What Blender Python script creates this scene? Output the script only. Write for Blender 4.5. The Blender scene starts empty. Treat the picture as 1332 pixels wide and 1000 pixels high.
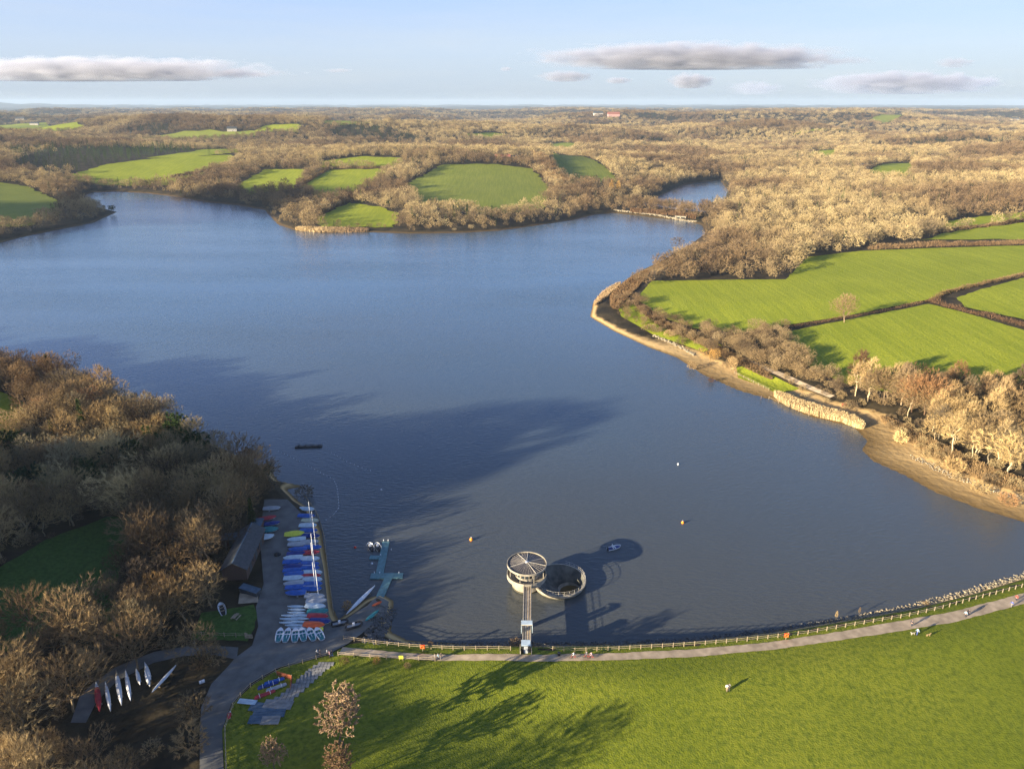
import bpy, bmesh, math, random
import numpy as np
from mathutils import Vector, Matrix
from mathutils.geometry import delaunay_2d_cdt

# ------------------------------------------------------------------ camera, sky, sun, exposure
SC = bpy.context.scene
COL = SC.collection
F, CH, HZ = 951.0, 110.0, 133.0            # focal length in photo pixels, camera height, eye-level row
PITCH = math.atan((500 - HZ) / F)
cam_d = bpy.data.cameras.new('camera'); cam = bpy.data.objects.new('camera', cam_d); COL.objects.link(cam)
cam.location = (0, 0, CH); cam.rotation_euler = (math.pi / 2 - PITCH, 0, 0)
cam_d.sensor_width = 36; cam_d.lens = F / 1332 * 36; cam_d.clip_start = 1; cam_d.clip_end = 90000
SC.camera = cam
SUN_EL, SHADOW_AZ = math.radians(12.0), math.radians(31.0)     # shadows run 31 deg left of +X
sdx, sdy = -math.cos(SHADOW_AZ), -math.sin(SHADOW_AZ)          # horizontally towards the sun
SKYK = 3.25
W = bpy.data.worlds.new('World'); SC.world = W; W.use_nodes = True
nt = W.node_tree; bg = nt.nodes['Background']
sky = nt.nodes.new('ShaderNodeTexSky'); sky.sky_type = 'NISHITA'; sky.sun_disc = False
sky.sun_elevation = SUN_EL; sky.sun_rotation = math.atan2(sdx, sdy) % (2 * math.pi)
sky.altitude = 100; sky.air_density = 1.0; sky.dust_density = 0.7; sky.ozone_density = 2.0
# sky: Nishita air with a clear pale-blue winter layer over it, by elevation only
tcw = nt.nodes.new('ShaderNodeTexCoord'); spz = nt.nodes.new('ShaderNodeSeparateXYZ'); nt.links.new(tcw.outputs['Generated'], spz.inputs[0])
rz_ = nt.nodes.new('ShaderNodeValToRGB'); nt.links.new(spz.outputs['Z'], rz_.inputs[0]); e_ = rz_.color_ramp.elements
e_[0].position = 0.0; e_[0].color = (0.46, 0.58, 0.76, 1); e_[1].position = 1.0; e_[1].color = (0.04, 0.09, 0.27, 1)
for ps, cc in ((0.022, (0.56, 0.69, 0.90)), (0.06, (0.62, 0.75, 1.00)), (0.14, (0.48, 0.68, 1.15)), (0.27, (0.50, 0.84, 1.75)), (0.5, (0.10, 0.21, 0.56))):
    k_ = e_.new(ps); k_.color = (*cc, 1)
mpw = nt.nodes.new('ShaderNodeMapping'); mpw.inputs['Scale'].default_value = (1.5, 1.5, 14); nt.links.new(tcw.outputs['Generated'], mpw.inputs['Vector'])
nw = nt.nodes.new('ShaderNodeTexNoise'); nw.inputs['Scale'].default_value = 1.6; nw.inputs['Detail'].default_value = 7; nw.inputs['Roughness'].default_value = 0.6; nt.links.new(mpw.outputs[0], nw.inputs['Vector'])
mrw = nt.nodes.new('ShaderNodeMapRange'); mrw.inputs['From Min'].default_value = 0.45; mrw.inputs['From Max'].default_value = 0.85; mrw.inputs['To Max'].default_value = 0.45; nt.links.new(nw.outputs['Fac'], mrw.inputs['Value'])
cw = nt.nodes.new('ShaderNodeMixRGB'); cw.inputs[2].default_value = (0.80, 0.83, 0.90, 1); nt.links.new(mrw.outputs[0], cw.inputs[0]); nt.links.new(rz_.outputs[0], cw.inputs[1])
sc_ = nt.nodes.new('ShaderNodeMixRGB'); sc_.blend_type = 'MULTIPLY'; sc_.inputs[0].default_value = 1; sc_.inputs[2].default_value = (SKYK, SKYK, SKYK, 1); nt.links.new(cw.outputs[0], sc_.inputs[1])
mixw = nt.nodes.new('ShaderNodeMixRGB'); mixw.inputs[0].default_value = 0.85; nt.links.new(sky.outputs[0], mixw.inputs[1]); nt.links.new(sc_.outputs[0], mixw.inputs[2])
nt.links.new(mixw.outputs[0], bg.inputs[0]); bg.inputs[1].default_value = 0.085
sun_d = bpy.data.lights.new('sun', 'SUN'); sun = bpy.data.objects.new('sun', sun_d); COL.objects.link(sun)
sun_d.energy = 4.9; sun_d.angle = math.radians(0.5); sun_d.color = (1.0, 0.86, 0.62)
sv = Vector((sdx * math.cos(SUN_EL), sdy * math.cos(SUN_EL), math.sin(SUN_EL)))
sun.rotation_euler = sv.to_track_quat('Z', 'Y').to_euler()
SC.view_settings.view_transform = 'Standard'; SC.view_settings.look = 'None'
SC.view_settings.exposure = 1.75; SC.view_settings.gamma = 1
SC.cycles.max_bounces = 5; SC.cycles.diffuse_bounces = 2; SC.cycles.glossy_bounces = 2
SC.cycles.transmission_bounces = 2; SC.cycles.transparent_max_bounces = 8
SC.cycles.volume_bounces = 1; SC.cycles.volume_max_steps = 256
SC.cycles.use_denoising = True; SC.cycles.denoising_prefilter = 'NONE'; SC.cycles.denoising_input_passes = 'RGB_ALBEDO_NORMAL'
HAZE = 5.0e-5

R = random.Random(7); NR = np.random.RandomState(11)

# ------------------------------------------------------------------ pixels to rays
def ray(px, py):
    dx = (np.asarray(px, float) - 666) / F; dy = (500 - np.asarray(py, float)) / F
    return np.stack([dx, math.cos(PITCH) + dy * math.sin(PITCH), -math.sin(PITCH) + dy * math.cos(PITCH)], -1)
def flat(px, py, z=0.0):
    d = ray(px, py); t = (z - CH) / d[..., 2:3]
    return np.array([0, 0, CH]) + d * t
def proj(P):
    P = np.asarray(P, float); x = P[..., 0]; y = P[..., 1]; z = P[..., 2] - CH
    dep = y * math.cos(PITCH) - z * math.sin(PITCH); up = y * math.sin(PITCH) + z * math.cos(PITCH)
    dep = np.where(dep < 1, 1, dep)
    return 666 + F * x / dep, 500 - F * up / dep, dep
def sm(a, b, x):
    t = np.clip((x - a) / (b - a), 0, 1); return t * t * (3 - 2 * t)

# ------------------------------------------------------------------ lake outline (waterline traced at z = 0)
DAM = [(508, 822), (530, 833), (600, 837), (700, 838), (800, 837), (900, 832), (1000, 821), (1100, 804), (1180, 790), (1260, 770), (1332, 748), (1400, 724), (1470, 700)]
REST = [(1470, 700), (1400, 692), (1332, 680), (1270, 661), (1215, 640), (1175, 618), (1135, 600), (1120, 585), (1128, 574), (1110, 556), (1050, 541),
        (1005, 521), (960, 508), (915, 488), (880, 465), (845, 452), (800, 431), (768, 412), (772, 394), (798, 377), (822, 358), (862, 338),
        (898, 318), (917, 304), (914, 293), (895, 288), (850, 283), (800, 277), (775, 279), (745, 286), (700, 293), (650, 300), (600, 303), (540, 304), (480, 302),
        (420, 303), (385, 300), (362, 292), (352, 281), (345, 273), (310, 267), (270, 263), (230, 256), (190, 251), (150, 249), (120, 250), (100, 258), (120, 268),
        (152, 276), (120, 290), (70, 300), (30, 308), (0, 316), (-90, 335), (-200, 400), (-120, 452), (0, 470), (60, 487), (120, 503), (200, 530), (270, 575),
        (330, 602), (352, 612), (362, 626), (395, 632), (372, 636), (388, 652), (404, 662), (418, 690), (427, 740), (433, 790), (440, 806), (475, 780), (496, 772), (512, 782), (508, 822)]
ARM = [(832, 266), (855, 256), (872, 248), (893, 239), (938, 234), (948, 248), (944, 262), (915, 277), (870, 272)]
def w2(pl): return flat([p[0] for p in pl], [p[1] for p in pl])[:, :2]
DAMW, RESTW, ARMW = w2(DAM), w2(REST), w2(ARM)
def seg_d(P, A, closed=False):
    B = np.roll(A, -1, 0) if closed else A[1:]; A0 = A if closed else A[:-1]
    V = B - A0; L = (V ** 2).sum(1); ok = L > 1e-9; A0, V, L = A0[ok], V[ok], L[ok]
    out = np.empty(len(P))
    for i in range(0, len(P), 4096):
        q = P[i:i + 4096, None, :] - A0[None]
        t = np.clip((q * V).sum(-1) / L, 0, 1)
        out[i:i + 4096] = ((q - t[..., None] * V) ** 2).sum(-1).min(1)
    return np.sqrt(out)
def inside(P, A):
    x, y = P[:, 0], P[:, 1]; c = np.zeros(len(P), bool)
    B = np.roll(A, -1, 0)
    for i in range(0, len(P), 16384):
        yy = y[i:i + 16384, None]; xx = x[i:i + 16384, None]
        dy = np.where(B[:, 1] == A[:, 1], 1e-9, B[:, 1] - A[:, 1])
        m = ((A[:, 1] > yy) != (B[:, 1] > yy)) & (xx < (B[:, 0] - A[:, 0]) * (yy - A[:, 1]) / dy + A[:, 0])
        c[i:i + 16384] = m.sum(1) % 2 == 1
    return c
LAKE = np.concatenate([DAMW[:-1], RESTW[:-1]])
def dists(P):
    dd = seg_d(P, DAMW); dr = seg_d(P, RESTW); ins = inside(P, LAKE)
    da = seg_d(P, ARMW, True); ia = inside(P, ARMW)
    s = np.where(ins, -1.0, 1.0)
    return dd, dr, s, np.where(ia, -da, da)
def noise2(x, y, seed=0):
    r = np.random.RandomState(seed); v = 0
    for k in range(6):
        a = r.uniform(0, 6.28); f = r.uniform(0.7, 1.5); p = r.uniform(0, 6.28)
        v = v + np.sin((x * math.cos(a) + y * math.sin(a)) * f * 2 * math.pi + p)
    return v / 3.0
def height(P):
    P = np.asarray(P, float).reshape(-1, 2)
    x, y = P[:, 0], P[:, 1]; r = np.hypot(x, y)
    dd, dr, s, da = dists(P)
    d = np.minimum(dd, dr) * s
    # ordinary shore and land
    dl = np.minimum(np.where(s > 0, np.minimum(dd, dr), 0), np.maximum(da, 0)) if True else d
    left = sm(-20, -60, x) * sm(330, 260, y)
    rb = sm(40, 90, x) * sm(760, 640, y)
    wd = 14 + 8 * sm(340, 280, y)
    shore = (0.55 / wd * np.minimum(dl, wd) + 1.2 * sm(wd - 5, wd + 4, dl)) * rb + (1 - rb) * (0.3 * np.minimum(dl, 3) + 0.06 * np.minimum(dl, 12) + 0.8 * sm(2, 8, dl))
    quay = 2.0 * sm(0, 3.5, dl)
    base = shore * (1 - left) + quay * left
    start = 15 + 33 * left * sm(250, 200, y)
    rise = 26 * (1 - np.exp(-np.maximum(dl - start, 0) * 0.075 / 26))
    rise = rise * (1 - left) + left * 22 * (1 - np.exp(-np.maximum(dl - start, 0) * 0.14 / 22))
    hl = sm(60, 900, dl)
    hills = hl * (9 * noise2(x / 900, y / 900, 3) + 5 * noise2(x / 330, y / 330, 4))
    far = -16 * sm(1150, 2200, r) + sm(1150, 2200, r) * (26 * noise2(x / 2300, y / 1100, 9) + 15 * noise2(x / 1000, y / 560, 19)) + 20 * sm(3600, 5600, r) - 32 * sm(6500, 9500, r)
    far = far + 20 * np.exp(-(((x + 60) / 260) ** 2 + ((y - 1230) / 190) ** 2)) + 14 * np.exp(-(((x + 560) / 260) ** 2 + ((y - 1330) / 180) ** 2))
    for gx, gy, ga, sx_, sy_ in ((-1150, 2250, 34, 620, 170), (-300, 2050, 30, 420, 150), (700, 2350, 34, 560, 170), (1500, 1900, 30, 480, 200), (150, 3300, 30, 1500, 260), (-1900, 3500, 34, 900, 260), (2300, 3400, 34, 1000, 300)):
        far = far + ga * np.exp(-(((x - gx) / sx_) ** 2 + ((y - gy) / sy_) ** 2))
    h = base + rise + hills + far
    h = np.maximum(h, base)
    cap = np.interp(r, [0, 1500, 3000, 6000, 9000], [60, 66, 72, 66, 46]); h = cap - np.logaddexp(0, (cap - h) / 6.0) * 6.0 + 0.0 if False else np.where(h > cap - 12, cap - 12 + 12 * np.tanh((h - cap + 12) / 12), h)
    h = np.maximum(h, base)
    h = h + 50 * np.exp(-(((x + 262) / 50) ** 2 + ((y - 84) / 38) ** 2))      # wooded knoll off to the left
    # far blue downs
    h = h + 95 * np.exp(-(((x + 13500) / 3300) ** 2 + ((y - 17500) / 2500) ** 2))
    # dam
    hd = 3.4 * sm(0, 5.5, dd) + 0.25 * sm(5.5, 14, dd) - 0.24 * np.maximum(dd - 15, 0)
    hd = np.maximum(hd, -14)
    m = sm(-2, 22, dr - dd) * sm(-84, -62, x)
    hland = h * (1 - m) + hd * m
    din = np.where(s < 0, -0.12 * np.minimum(dd, dr), 1e9)
    arm = np.where(da < 0, 0.12 * da, 1e9)
    out = np.where(s < 0, np.maximum(din, -6), hland)
    out = np.where(da < 0, np.maximum(arm, -6), out)
    return out
def H1(x, y): return float(height([[x, y]])[0])
def at(px, py, dz=0.0):
    """photo pixel -> point on the terrain (or water)"""
    px = np.atleast_1d(np.asarray(px, float)); py = np.atleast_1d(np.asarray(py, float))
    d = ray(px, py); n = len(px)
    T = np.concatenate([[0], np.geomspace(60, 26000, 330)])
    hn = np.hypot(d[:, 0], d[:, 1])
    tt = T[None, :] / hn[:, None]
    P = d[:, None, :] * tt[..., None]; z = P[..., 2] + CH
    Q = P.reshape(-1, 3)[:, :2]
    hh = height(Q).reshape(z.shape); wl = inside(Q, LAKE).reshape(z.shape)
    hit = (z <= hh) | ((z <= 0) & wl); hit[:, 0] = False; hit[:, -1] = True
    k = hit.argmax(1); i = np.arange(n)
    lo = tt[i, k - 1]; hi = tt[i, k]
    for _ in range(16):
        mid = (lo + hi) / 2; P = d * mid[:, None]; z = P[:, 2] + CH
        hh = height(P[:, :2]); hh = np.where(inside(P[:, :2], LAKE) | inside(P[:, :2], ARMW), np.maximum(hh, 0), hh)
        below = z <= hh
        hi = np.where(below, mid, hi); lo = np.where(below, lo, mid)
    P = d * hi[:, None]; P[:, 2] += CH + dz
    return P
def A(px, py): return at(px, py)[0]

# ------------------------------------------------------------------ materials
def mat(name, col=(0.5, 0.5, 0.5), rough=0.8, metal=0.0, var=0.0, scale=3.0, col2=None, bump=0.0, bscale=None, coords='Object', spec=0.3, detail=4):
    m = bpy.data.materials.new(name); m.use_nodes = True; t = m.node_tree; p = t.nodes['Principled BSDF']
    p.inputs['Roughness'].default_value = rough; p.inputs['Metallic'].default_value = metal
    p.inputs['Specular IOR Level'].default_value = spec
    c2 = col2 or tuple(max(0, c * (1 - var)) for c in col)
    tc = t.nodes.new('ShaderNodeTexCoord'); n = t.nodes.new('ShaderNodeTexNoise'); n.inputs['Scale'].default_value = scale; n.inputs['Detail'].default_value = detail
    src = tc.outputs['Object'] if coords == 'Object' else t.nodes.new('ShaderNodeNewGeometry').outputs['Position']
    t.links.new(src, n.inputs['Vector'])
    r = t.nodes.new('ShaderNodeValToRGB'); r.color_ramp.elements[0].position = 0.35; r.color_ramp.elements[1].position = 0.65
    r.color_ramp.elements[0].color = (*c2, 1); r.color_ramp.elements[1].color = (*col, 1)
    t.links.new(n.outputs['Fac'], r.inputs[0]); t.links.new(r.outputs[0], p.inputs['Base Color'])
    if bump:
        b = t.nodes.new('ShaderNodeBump'); b.inputs['Strength'].default_value = bump
        n2 = t.nodes.new('ShaderNodeTexNoise'); n2.inputs['Scale'].default_value = bscale or scale * 4; n2.inputs['Detail'].default_value = 3
        t.links.new(src, n2.inputs['Vector']); t.links.new(n2.outputs['Fac'], b.inputs['Height']); t.links.new(b.outputs[0], p.inputs['Normal'])
    return m
def simple(name, col, rough=0.6, metal=0.0, var=0.25): return mat(name, col, rough, metal, var=var, scale=2.5)

def grass_mat(name, c1, c2, c3, bscale=1.2, dist=1.6, streak=None):
    m = bpy.data.materials.new(name); m.use_nodes = True; t = m.node_tree; p = t.nodes['Principled BSDF']
    L = t.links.new; N = t.nodes.new
    g = N('ShaderNodeNewGeometry').outputs['Position']
    def noise(s, d=4, v=None):
        n = N('ShaderNodeTexNoise'); n.inputs['Scale'].default_value = s; n.inputs['Detail'].default_value = d; L(v or g, n.inputs['Vector']); return n.outputs['Fac']
    def ramp(f, a, b, ca, cb):
        r = N('ShaderNodeValToRGB'); r.color_ramp.elements[0].position = a; r.color_ramp.elements[1].position = b
        r.color_ramp.elements[0].color = (*ca, 1); r.color_ramp.elements[1].color = (*cb, 1); L(f, r.inputs[0]); return r.outputs[0]
    big = ramp(noise(0.025, 5), 0.35, 0.68, c1, c2)
    fine = ramp(noise(1.1, 6), 0.4, 0.72, (0, 0, 0), (1, 1, 1))
    mx = N('ShaderNodeMixRGB'); L(fine, mx.inputs[0]); L(big, mx.inputs[1]); mx.inputs[2].default_value = (*c3, 1)
    out = mx.outputs[0]
    if streak:
        mp = N('ShaderNodeMapping'); mp.inputs['Rotation'].default_value = (0, 0, streak); mp.inputs['Scale'].default_value = (0.5, 0.02, 0.3); L(g, mp.inputs['Vector'])
        st = ramp(noise(1.0, 3, mp.outputs[0]), 0.42, 0.6, (0.9, 0.92, 0.9), (1.08, 1.06, 1.0))
        m2 = N('ShaderNodeMixRGB'); m2.blend_type = 'MULTIPLY'; m2.inputs[0].default_value = 1; L(out, m2.inputs[1]); L(st, m2.inputs[2]); out = m2.outputs[0]
    L(out, p.inputs['Base Color']); p.inputs['Roughness'].default_value = 0.9; p.inputs['Specular IOR Level'].default_value = 0.1
    b = N('ShaderNodeBump'); b.inputs['Strength'].default_value = 1.0; b.inputs['Distance'].default_value = dist; L(noise(bscale, 5), b.inputs['Height']); L(b.outputs[0], p.inputs['Normal'])
    return m
M_dam = grass_mat('dam_grass', (0.145, 0.17, 0.014), (0.205, 0.22, 0.022), (0.085, 0.115, 0.012), bscale=3.2, dist=0.15)
M_field = grass_mat('field_grass', (0.25, 0.28, 0.022), (0.32, 0.34, 0.03), (0.19, 0.24, 0.02), bscale=1.1, dist=0.3, streak=0.5)
M_olive = grass_mat('old_pasture', (0.21, 0.24, 0.035), (0.25, 0.27, 0.045), (0.16, 0.19, 0.03), bscale=1.1, dist=0.3, streak=0.9)
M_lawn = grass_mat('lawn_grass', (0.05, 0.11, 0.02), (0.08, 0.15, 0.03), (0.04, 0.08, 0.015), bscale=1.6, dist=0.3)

def terrain_mat():
    m = bpy.data.materials.new('woodland_floor'); m.use_nodes = True; t = m.node_tree; p = t.nodes['Principled BSDF']
    L = t.links.new; N = t.nodes.new
    g = N('ShaderNodeNewGeometry').outputs['Position']; sp = N('ShaderNodeSeparateXYZ'); L(g, sp.inputs[0])
    n = N('ShaderNodeTexNoise'); n.inputs['Scale'].default_value = 0.12; n.inputs['Detail'].default_value = 8; L(g, n.inputs['Vector'])
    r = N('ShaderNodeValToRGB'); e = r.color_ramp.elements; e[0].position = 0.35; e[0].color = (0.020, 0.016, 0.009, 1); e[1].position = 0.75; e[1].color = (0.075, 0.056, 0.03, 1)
    L(n.outputs['Fac'], r.inputs[0])
    n2 = N('ShaderNodeTexNoise'); n2.inputs['Scale'].default_value = 0.35; n2.inputs['Detail'].default_value = 6; L(g, n2.inputs['Vector'])
    ms = N('ShaderNodeMath'); ms.operation = 'MULTIPLY_ADD'; ms.inputs[1].default_value = -0.7; L(n2.outputs['Fac'], ms.inputs[0]); L(sp.outputs['Z'], ms.inputs[2])
    mr = N('ShaderNodeMapRange'); mr.inputs['From Min'].default_value = 0.25; mr.inputs['From Max'].default_value = 0.75; L(ms.outputs[0], mr.inputs['Value'])
    rm = N('ShaderNodeValToRGB'); e = rm.color_ramp.elements; e[0].position = 0.0; e[0].color = (0.16, 0.10, 0.035, 1); e[1].position = 0.55; e[1].color = (0.58, 0.39, 0.17, 1)
    mz = N('ShaderNodeMapRange'); mz.inputs['From Min'].default_value = 0.0; mz.inputs['From Max'].default_value = 0.7; L(sp.outputs['Z'], mz.inputs['Value']); L(mz.outputs[0], rm.inputs[0])
    # the far banks are darker brown, the near right one is bare sand
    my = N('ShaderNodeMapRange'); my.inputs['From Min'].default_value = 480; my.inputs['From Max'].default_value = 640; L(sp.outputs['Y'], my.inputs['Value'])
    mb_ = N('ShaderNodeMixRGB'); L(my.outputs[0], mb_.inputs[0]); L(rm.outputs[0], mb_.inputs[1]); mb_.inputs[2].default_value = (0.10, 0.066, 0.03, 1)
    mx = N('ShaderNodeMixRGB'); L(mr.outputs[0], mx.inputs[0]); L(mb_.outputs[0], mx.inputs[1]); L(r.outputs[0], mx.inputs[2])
    L(mx.outputs[0], p.inputs['Base Color']); p.inputs['Roughness'].default_value = 0.85; p.inputs['Specular IOR Level'].default_value = 0.15
    b = N('ShaderNodeBump'); b.inputs['Strength'].default_value = 0.8; b.inputs['Distance'].default_value = 0.6; L(n2.outputs['Fac'], b.inputs['Height']); L(b.outputs[0], p.inputs['Normal'])
    return m
M_ground = terrain_mat()

def water_mat():
    m = bpy.data.materials.new('lake_water'); m.use_nodes = True; t = m.node_tree; p = t.nodes['Principled BSDF']
    L = t.links.new; N = t.nodes.new
    g = N('ShaderNodeNewGeometry').outputs['Position']
    # browner near dam, bluer up lake: view-angle sky reflection painted into base colour
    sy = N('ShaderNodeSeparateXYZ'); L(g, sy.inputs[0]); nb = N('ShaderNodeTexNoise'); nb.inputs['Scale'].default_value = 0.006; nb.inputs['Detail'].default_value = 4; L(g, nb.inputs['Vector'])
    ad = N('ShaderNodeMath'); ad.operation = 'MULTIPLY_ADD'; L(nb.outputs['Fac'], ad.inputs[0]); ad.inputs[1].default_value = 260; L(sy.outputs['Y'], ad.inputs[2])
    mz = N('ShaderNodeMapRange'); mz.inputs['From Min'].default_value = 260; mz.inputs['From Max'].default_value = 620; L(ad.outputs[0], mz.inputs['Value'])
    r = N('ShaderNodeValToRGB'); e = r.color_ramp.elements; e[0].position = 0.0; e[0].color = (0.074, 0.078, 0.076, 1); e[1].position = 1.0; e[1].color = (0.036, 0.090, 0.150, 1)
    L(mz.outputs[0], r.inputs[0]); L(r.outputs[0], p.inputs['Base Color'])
    p.inputs['IOR'].default_value = 1.42; p.inputs['Specular IOR Level'].default_value = 0.5
    mp = N('ShaderNodeMapping'); mp.inputs['Rotation'].default_value = (0, 0, 0.25); mp.inputs['Scale'].default_value = (0.55, 1.3, 1); L(g, mp.inputs['Vector'])
    n1 = N('ShaderNodeTexNoise'); n1.inputs['Scale'].default_value = 0.9; n1.inputs['Detail'].default_value = 3; n1.inputs['Roughness'].default_value = 0.55; L(mp.outputs[0], n1.inputs['Vector'])
    # wind lanes make the ripples stronger and weaker
    mp2 = N('ShaderNodeMapping'); mp2.inputs['Rotation'].default_value = (0, 0, 0.12); mp2.inputs['Scale'].default_value = (0.004, 0.016, 1); L(g, mp2.inputs['Vector'])
    n2 = N('ShaderNodeTexNoise'); n2.inputs['Scale'].default_value = 1; n2.inputs['Detail'].default_value = 5; L(mp2.outputs[0], n2.inputs['Vector'])
    mr = N('ShaderNodeMapRange'); mr.inputs['From Min'].default_value = 0.35; mr.inputs['From Max'].default_value = 0.65; mr.inputs['To Min'].default_value = 0.35; mr.inputs['To Max'].default_value = 0.62; L(n2.outputs['Fac'], mr.inputs['Value'])
    b = N('ShaderNodeBump'); b.inputs['Distance'].default_value = 0.28; L(mr.outputs[0], b.inputs['Strength']); L(n1.outputs['Fac'], b.inputs['Height']); L(b.outputs[0], p.inputs['Normal'])
    mr2 = N('ShaderNodeMapRange'); mr2.inputs['From Min'].default_value = 0.35; mr2.inputs['From Max'].default_value = 0.65; mr2.inputs['To Min'].default_value = 0.06; mr2.inputs['To Max'].default_value = 0.16; L(n2.outputs['Fac'], mr2.inputs['Value']); L(mr2.outputs[0], p.inputs['Roughness'])
    return m
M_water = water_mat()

def twig_mat(name, a, b, c, trans=0.0, rough=0.8):
    """bark or leaf colour: varies from tree to tree, times the colour of the object"""
    m = bpy.data.materials.new(name); m.use_nodes = True; t = m.node_tree; p = t.nodes['Principled BSDF']
    L = t.links.new; N = t.nodes.new
    oi = N('ShaderNodeObjectInfo'); r = N('ShaderNodeValToRGB'); e = r.color_ramp.elements
    e[0].position = 0.0; e[0].color = (*a, 1); e[1].position = 1.0; e[1].color = (*c, 1); k = e.new(0.5); k.color = (*b, 1)
    L(oi.outputs['Random'], r.inputs[0])
    g = N('ShaderNodeNewGeometry'); mr = N('ShaderNodeMapRange'); mr.inputs['To Min'].default_value = 0.6; mr.inputs['To Max'].default_value = 1.35; L(g.outputs['Random Per Island'], mr.inputs['Value'])
    m1 = N('ShaderNodeMixRGB'); m1.blend_type = 'MULTIPLY'; m1.inputs[0].default_value = 1; L(r.outputs[0], m1.inputs[1]); L(oi.outputs['Color'], m1.inputs[2])
    mpn = N('ShaderNodeTexNoise'); mpn.inputs['Scale'].default_value = 0.005; mpn.inputs['Detail'].default_value = 5; L(g.outputs['Position'], mpn.inputs['Vector'])
    rst = N('ShaderNodeValToRGB'); es = rst.color_ramp.elements; es[0].position = 0.43; es[0].color = (0.58, 0.50, 0.48, 1); es[1].position = 0.56; es[1].color = (1.15, 1.12, 1.0, 1); L(mpn.outputs['Fac'], rst.inputs[0])  # patches of wood: differing stands, with hillside shade imitated by the darker tone
    m0 = N('ShaderNodeMixRGB'); m0.blend_type = 'MULTIPLY'; m0.inputs[0].default_value = 1; L(m1.outputs[0], m0.inputs[1]); L(rst.outputs[0], m0.inputs[2])
    m2 = N('ShaderNodeMixRGB'); m2.blend_type = 'MULTIPLY'; m2.inputs[0].default_value = 1; L(m0.outputs[0], m2.inputs[1]); L(mr.outputs[0], m2.inputs[2])
    L(m2.outputs[0], p.inputs['Base Color']); p.inputs['Roughness'].default_value = rough; p.inputs['Specular IOR Level'].default_value = 0.15
    return m
M_twig = twig_mat('bare_twigs', (0.17, 0.13, 0.09), (0.42, 0.32, 0.175), (0.46, 0.37, 0.215))
M_bark = twig_mat('tree_bark', (0.24, 0.20, 0.14), (0.32, 0.27, 0.19), (0.20, 0.16, 0.11))
M_conifer = twig_mat('conifer_needles', (0.035, 0.065, 0.018), (0.06, 0.085, 0.02), (0.025, 0.05, 0.022))
M_leaf = twig_mat('dry_leaves', (0.68, 0.55, 0.33), (0.70, 0.56, 0.35), (0.66, 0.53, 0.31))
M_reed = twig_mat('dry_reeds', (0.62, 0.48, 0.28), (0.62, 0.48, 0.28), (0.62, 0.48, 0.28))
M_hedge = twig_mat('hedge_twigs', (0.22, 0.15, 0.08), (0.28, 0.19, 0.10), (0.2, 0.13, 0.08))

M_asphalt = mat('worn_tarmac', (0.17, 0.165, 0.15), 0.9, col2=(0.11, 0.108, 0.10), scale=0.35, bump=0.3, bscale=8, coords='W', detail=8)
M_path = mat('gravel_path', (0.50, 0.39, 0.27), 0.95, col2=(0.31, 0.24, 0.165), scale=0.5, bump=0.4, bscale=6, coords='W', detail=8)
M_conc = mat('pale_concrete', (0.42, 0.37, 0.29), 0.85, col2=(0.24, 0.21, 0.16), scale=0.9, bump=0.1, detail=6)
M_concd = mat('dark_concrete', (0.18, 0.17, 0.14), 0.85, col2=(0.07, 0.07, 0.065), scale=0.6, bump=0.2)  # mottled concrete, darker than the outer wall
M_rock = mat('rip_rap_stone', (0.42, 0.34, 0.22), 0.9, col2=(0.16, 0.14, 0.11), scale=0.9, bump=0.5, coords='W')
M_rockd = mat('grey_stone', (0.15, 0.145, 0.14), 0.9, col2=(0.06, 0.058, 0.055), scale=0.9, bump=0.5, coords='W')
M_wood = mat('weathered_timber', (0.42, 0.34, 0.23), 0.8, col2=(0.26, 0.2, 0.13), scale=2)
M_white = simple('white_gelcoat', (0.78, 0.79, 0.80), 0.35, var=0.12)
M_alu = simple('aluminium', (0.62, 0.62, 0.62), 0.35, 0.6)
M_blue = mat('blue_cover', (0.03, 0.13, 0.48), 0.6, var=0.35, scale=1.2)
M_navy = mat('navy_cover', (0.02, 0.05, 0.25), 0.6, var=0.35, scale=1.2)
M_pale = mat('pale_cover', (0.55, 0.66, 0.72), 0.6, var=0.2, scale=1.2)
M_grey = mat('grey_cover', (0.42, 0.44, 0.46), 0.6, var=0.2, scale=1.2)
M_teal = mat('teal_cover', (0.04, 0.26, 0.27), 0.6, var=0.3, scale=1.2)
M_red = mat('red_cover', (0.50, 0.045, 0.06), 0.6, var=0.3, scale=1.2)
M_orange = mat('orange_cover', (0.75, 0.13, 0.04), 0.6, var=0.2, scale=1.2)
M_yellow = mat('yellow_cover', (0.72, 0.72, 0.08), 0.6, var=0.15, scale=1.2)
M_cream = mat('cream_cover', (0.6, 0.6, 0.42), 0.6, var=0.15, scale=1.2)
M_black = simple('black_rubber_and_dark_hollows', (0.025, 0.025, 0.028), 0.5)
M_pont = mat('teal_grey_decking', (0.13, 0.26, 0.27), 0.7, col2=(0.09, 0.18, 0.19), scale=1.5)
M_slate = mat('dark_roof_slates', (0.075, 0.08, 0.085), 0.7, col2=(0.045, 0.05, 0.055), scale=1.5, bump=0.2)
M_brick = mat('dark_brick', (0.12, 0.07, 0.05), 0.85, col2=(0.08, 0.05, 0.04), scale=4)
M_glass = simple('dark_glass', (0.03, 0.04, 0.05), 0.08, var=0.1)
M_roofp = mat('roof_panels', (0.10, 0.085, 0.08), 0.5, col2=(0.06, 0.055, 0.055), scale=0.9)
M_rail = simple('galvanised_rail', (0.55, 0.5, 0.42), 0.5, 0.2)
M_orangefl = simple('orange_float', (0.85, 0.28, 0.03), 0.5, var=0.1)
M_redfl = simple('red_float', (0.75, 0.06, 0.03), 0.5, var=0.1)
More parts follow.
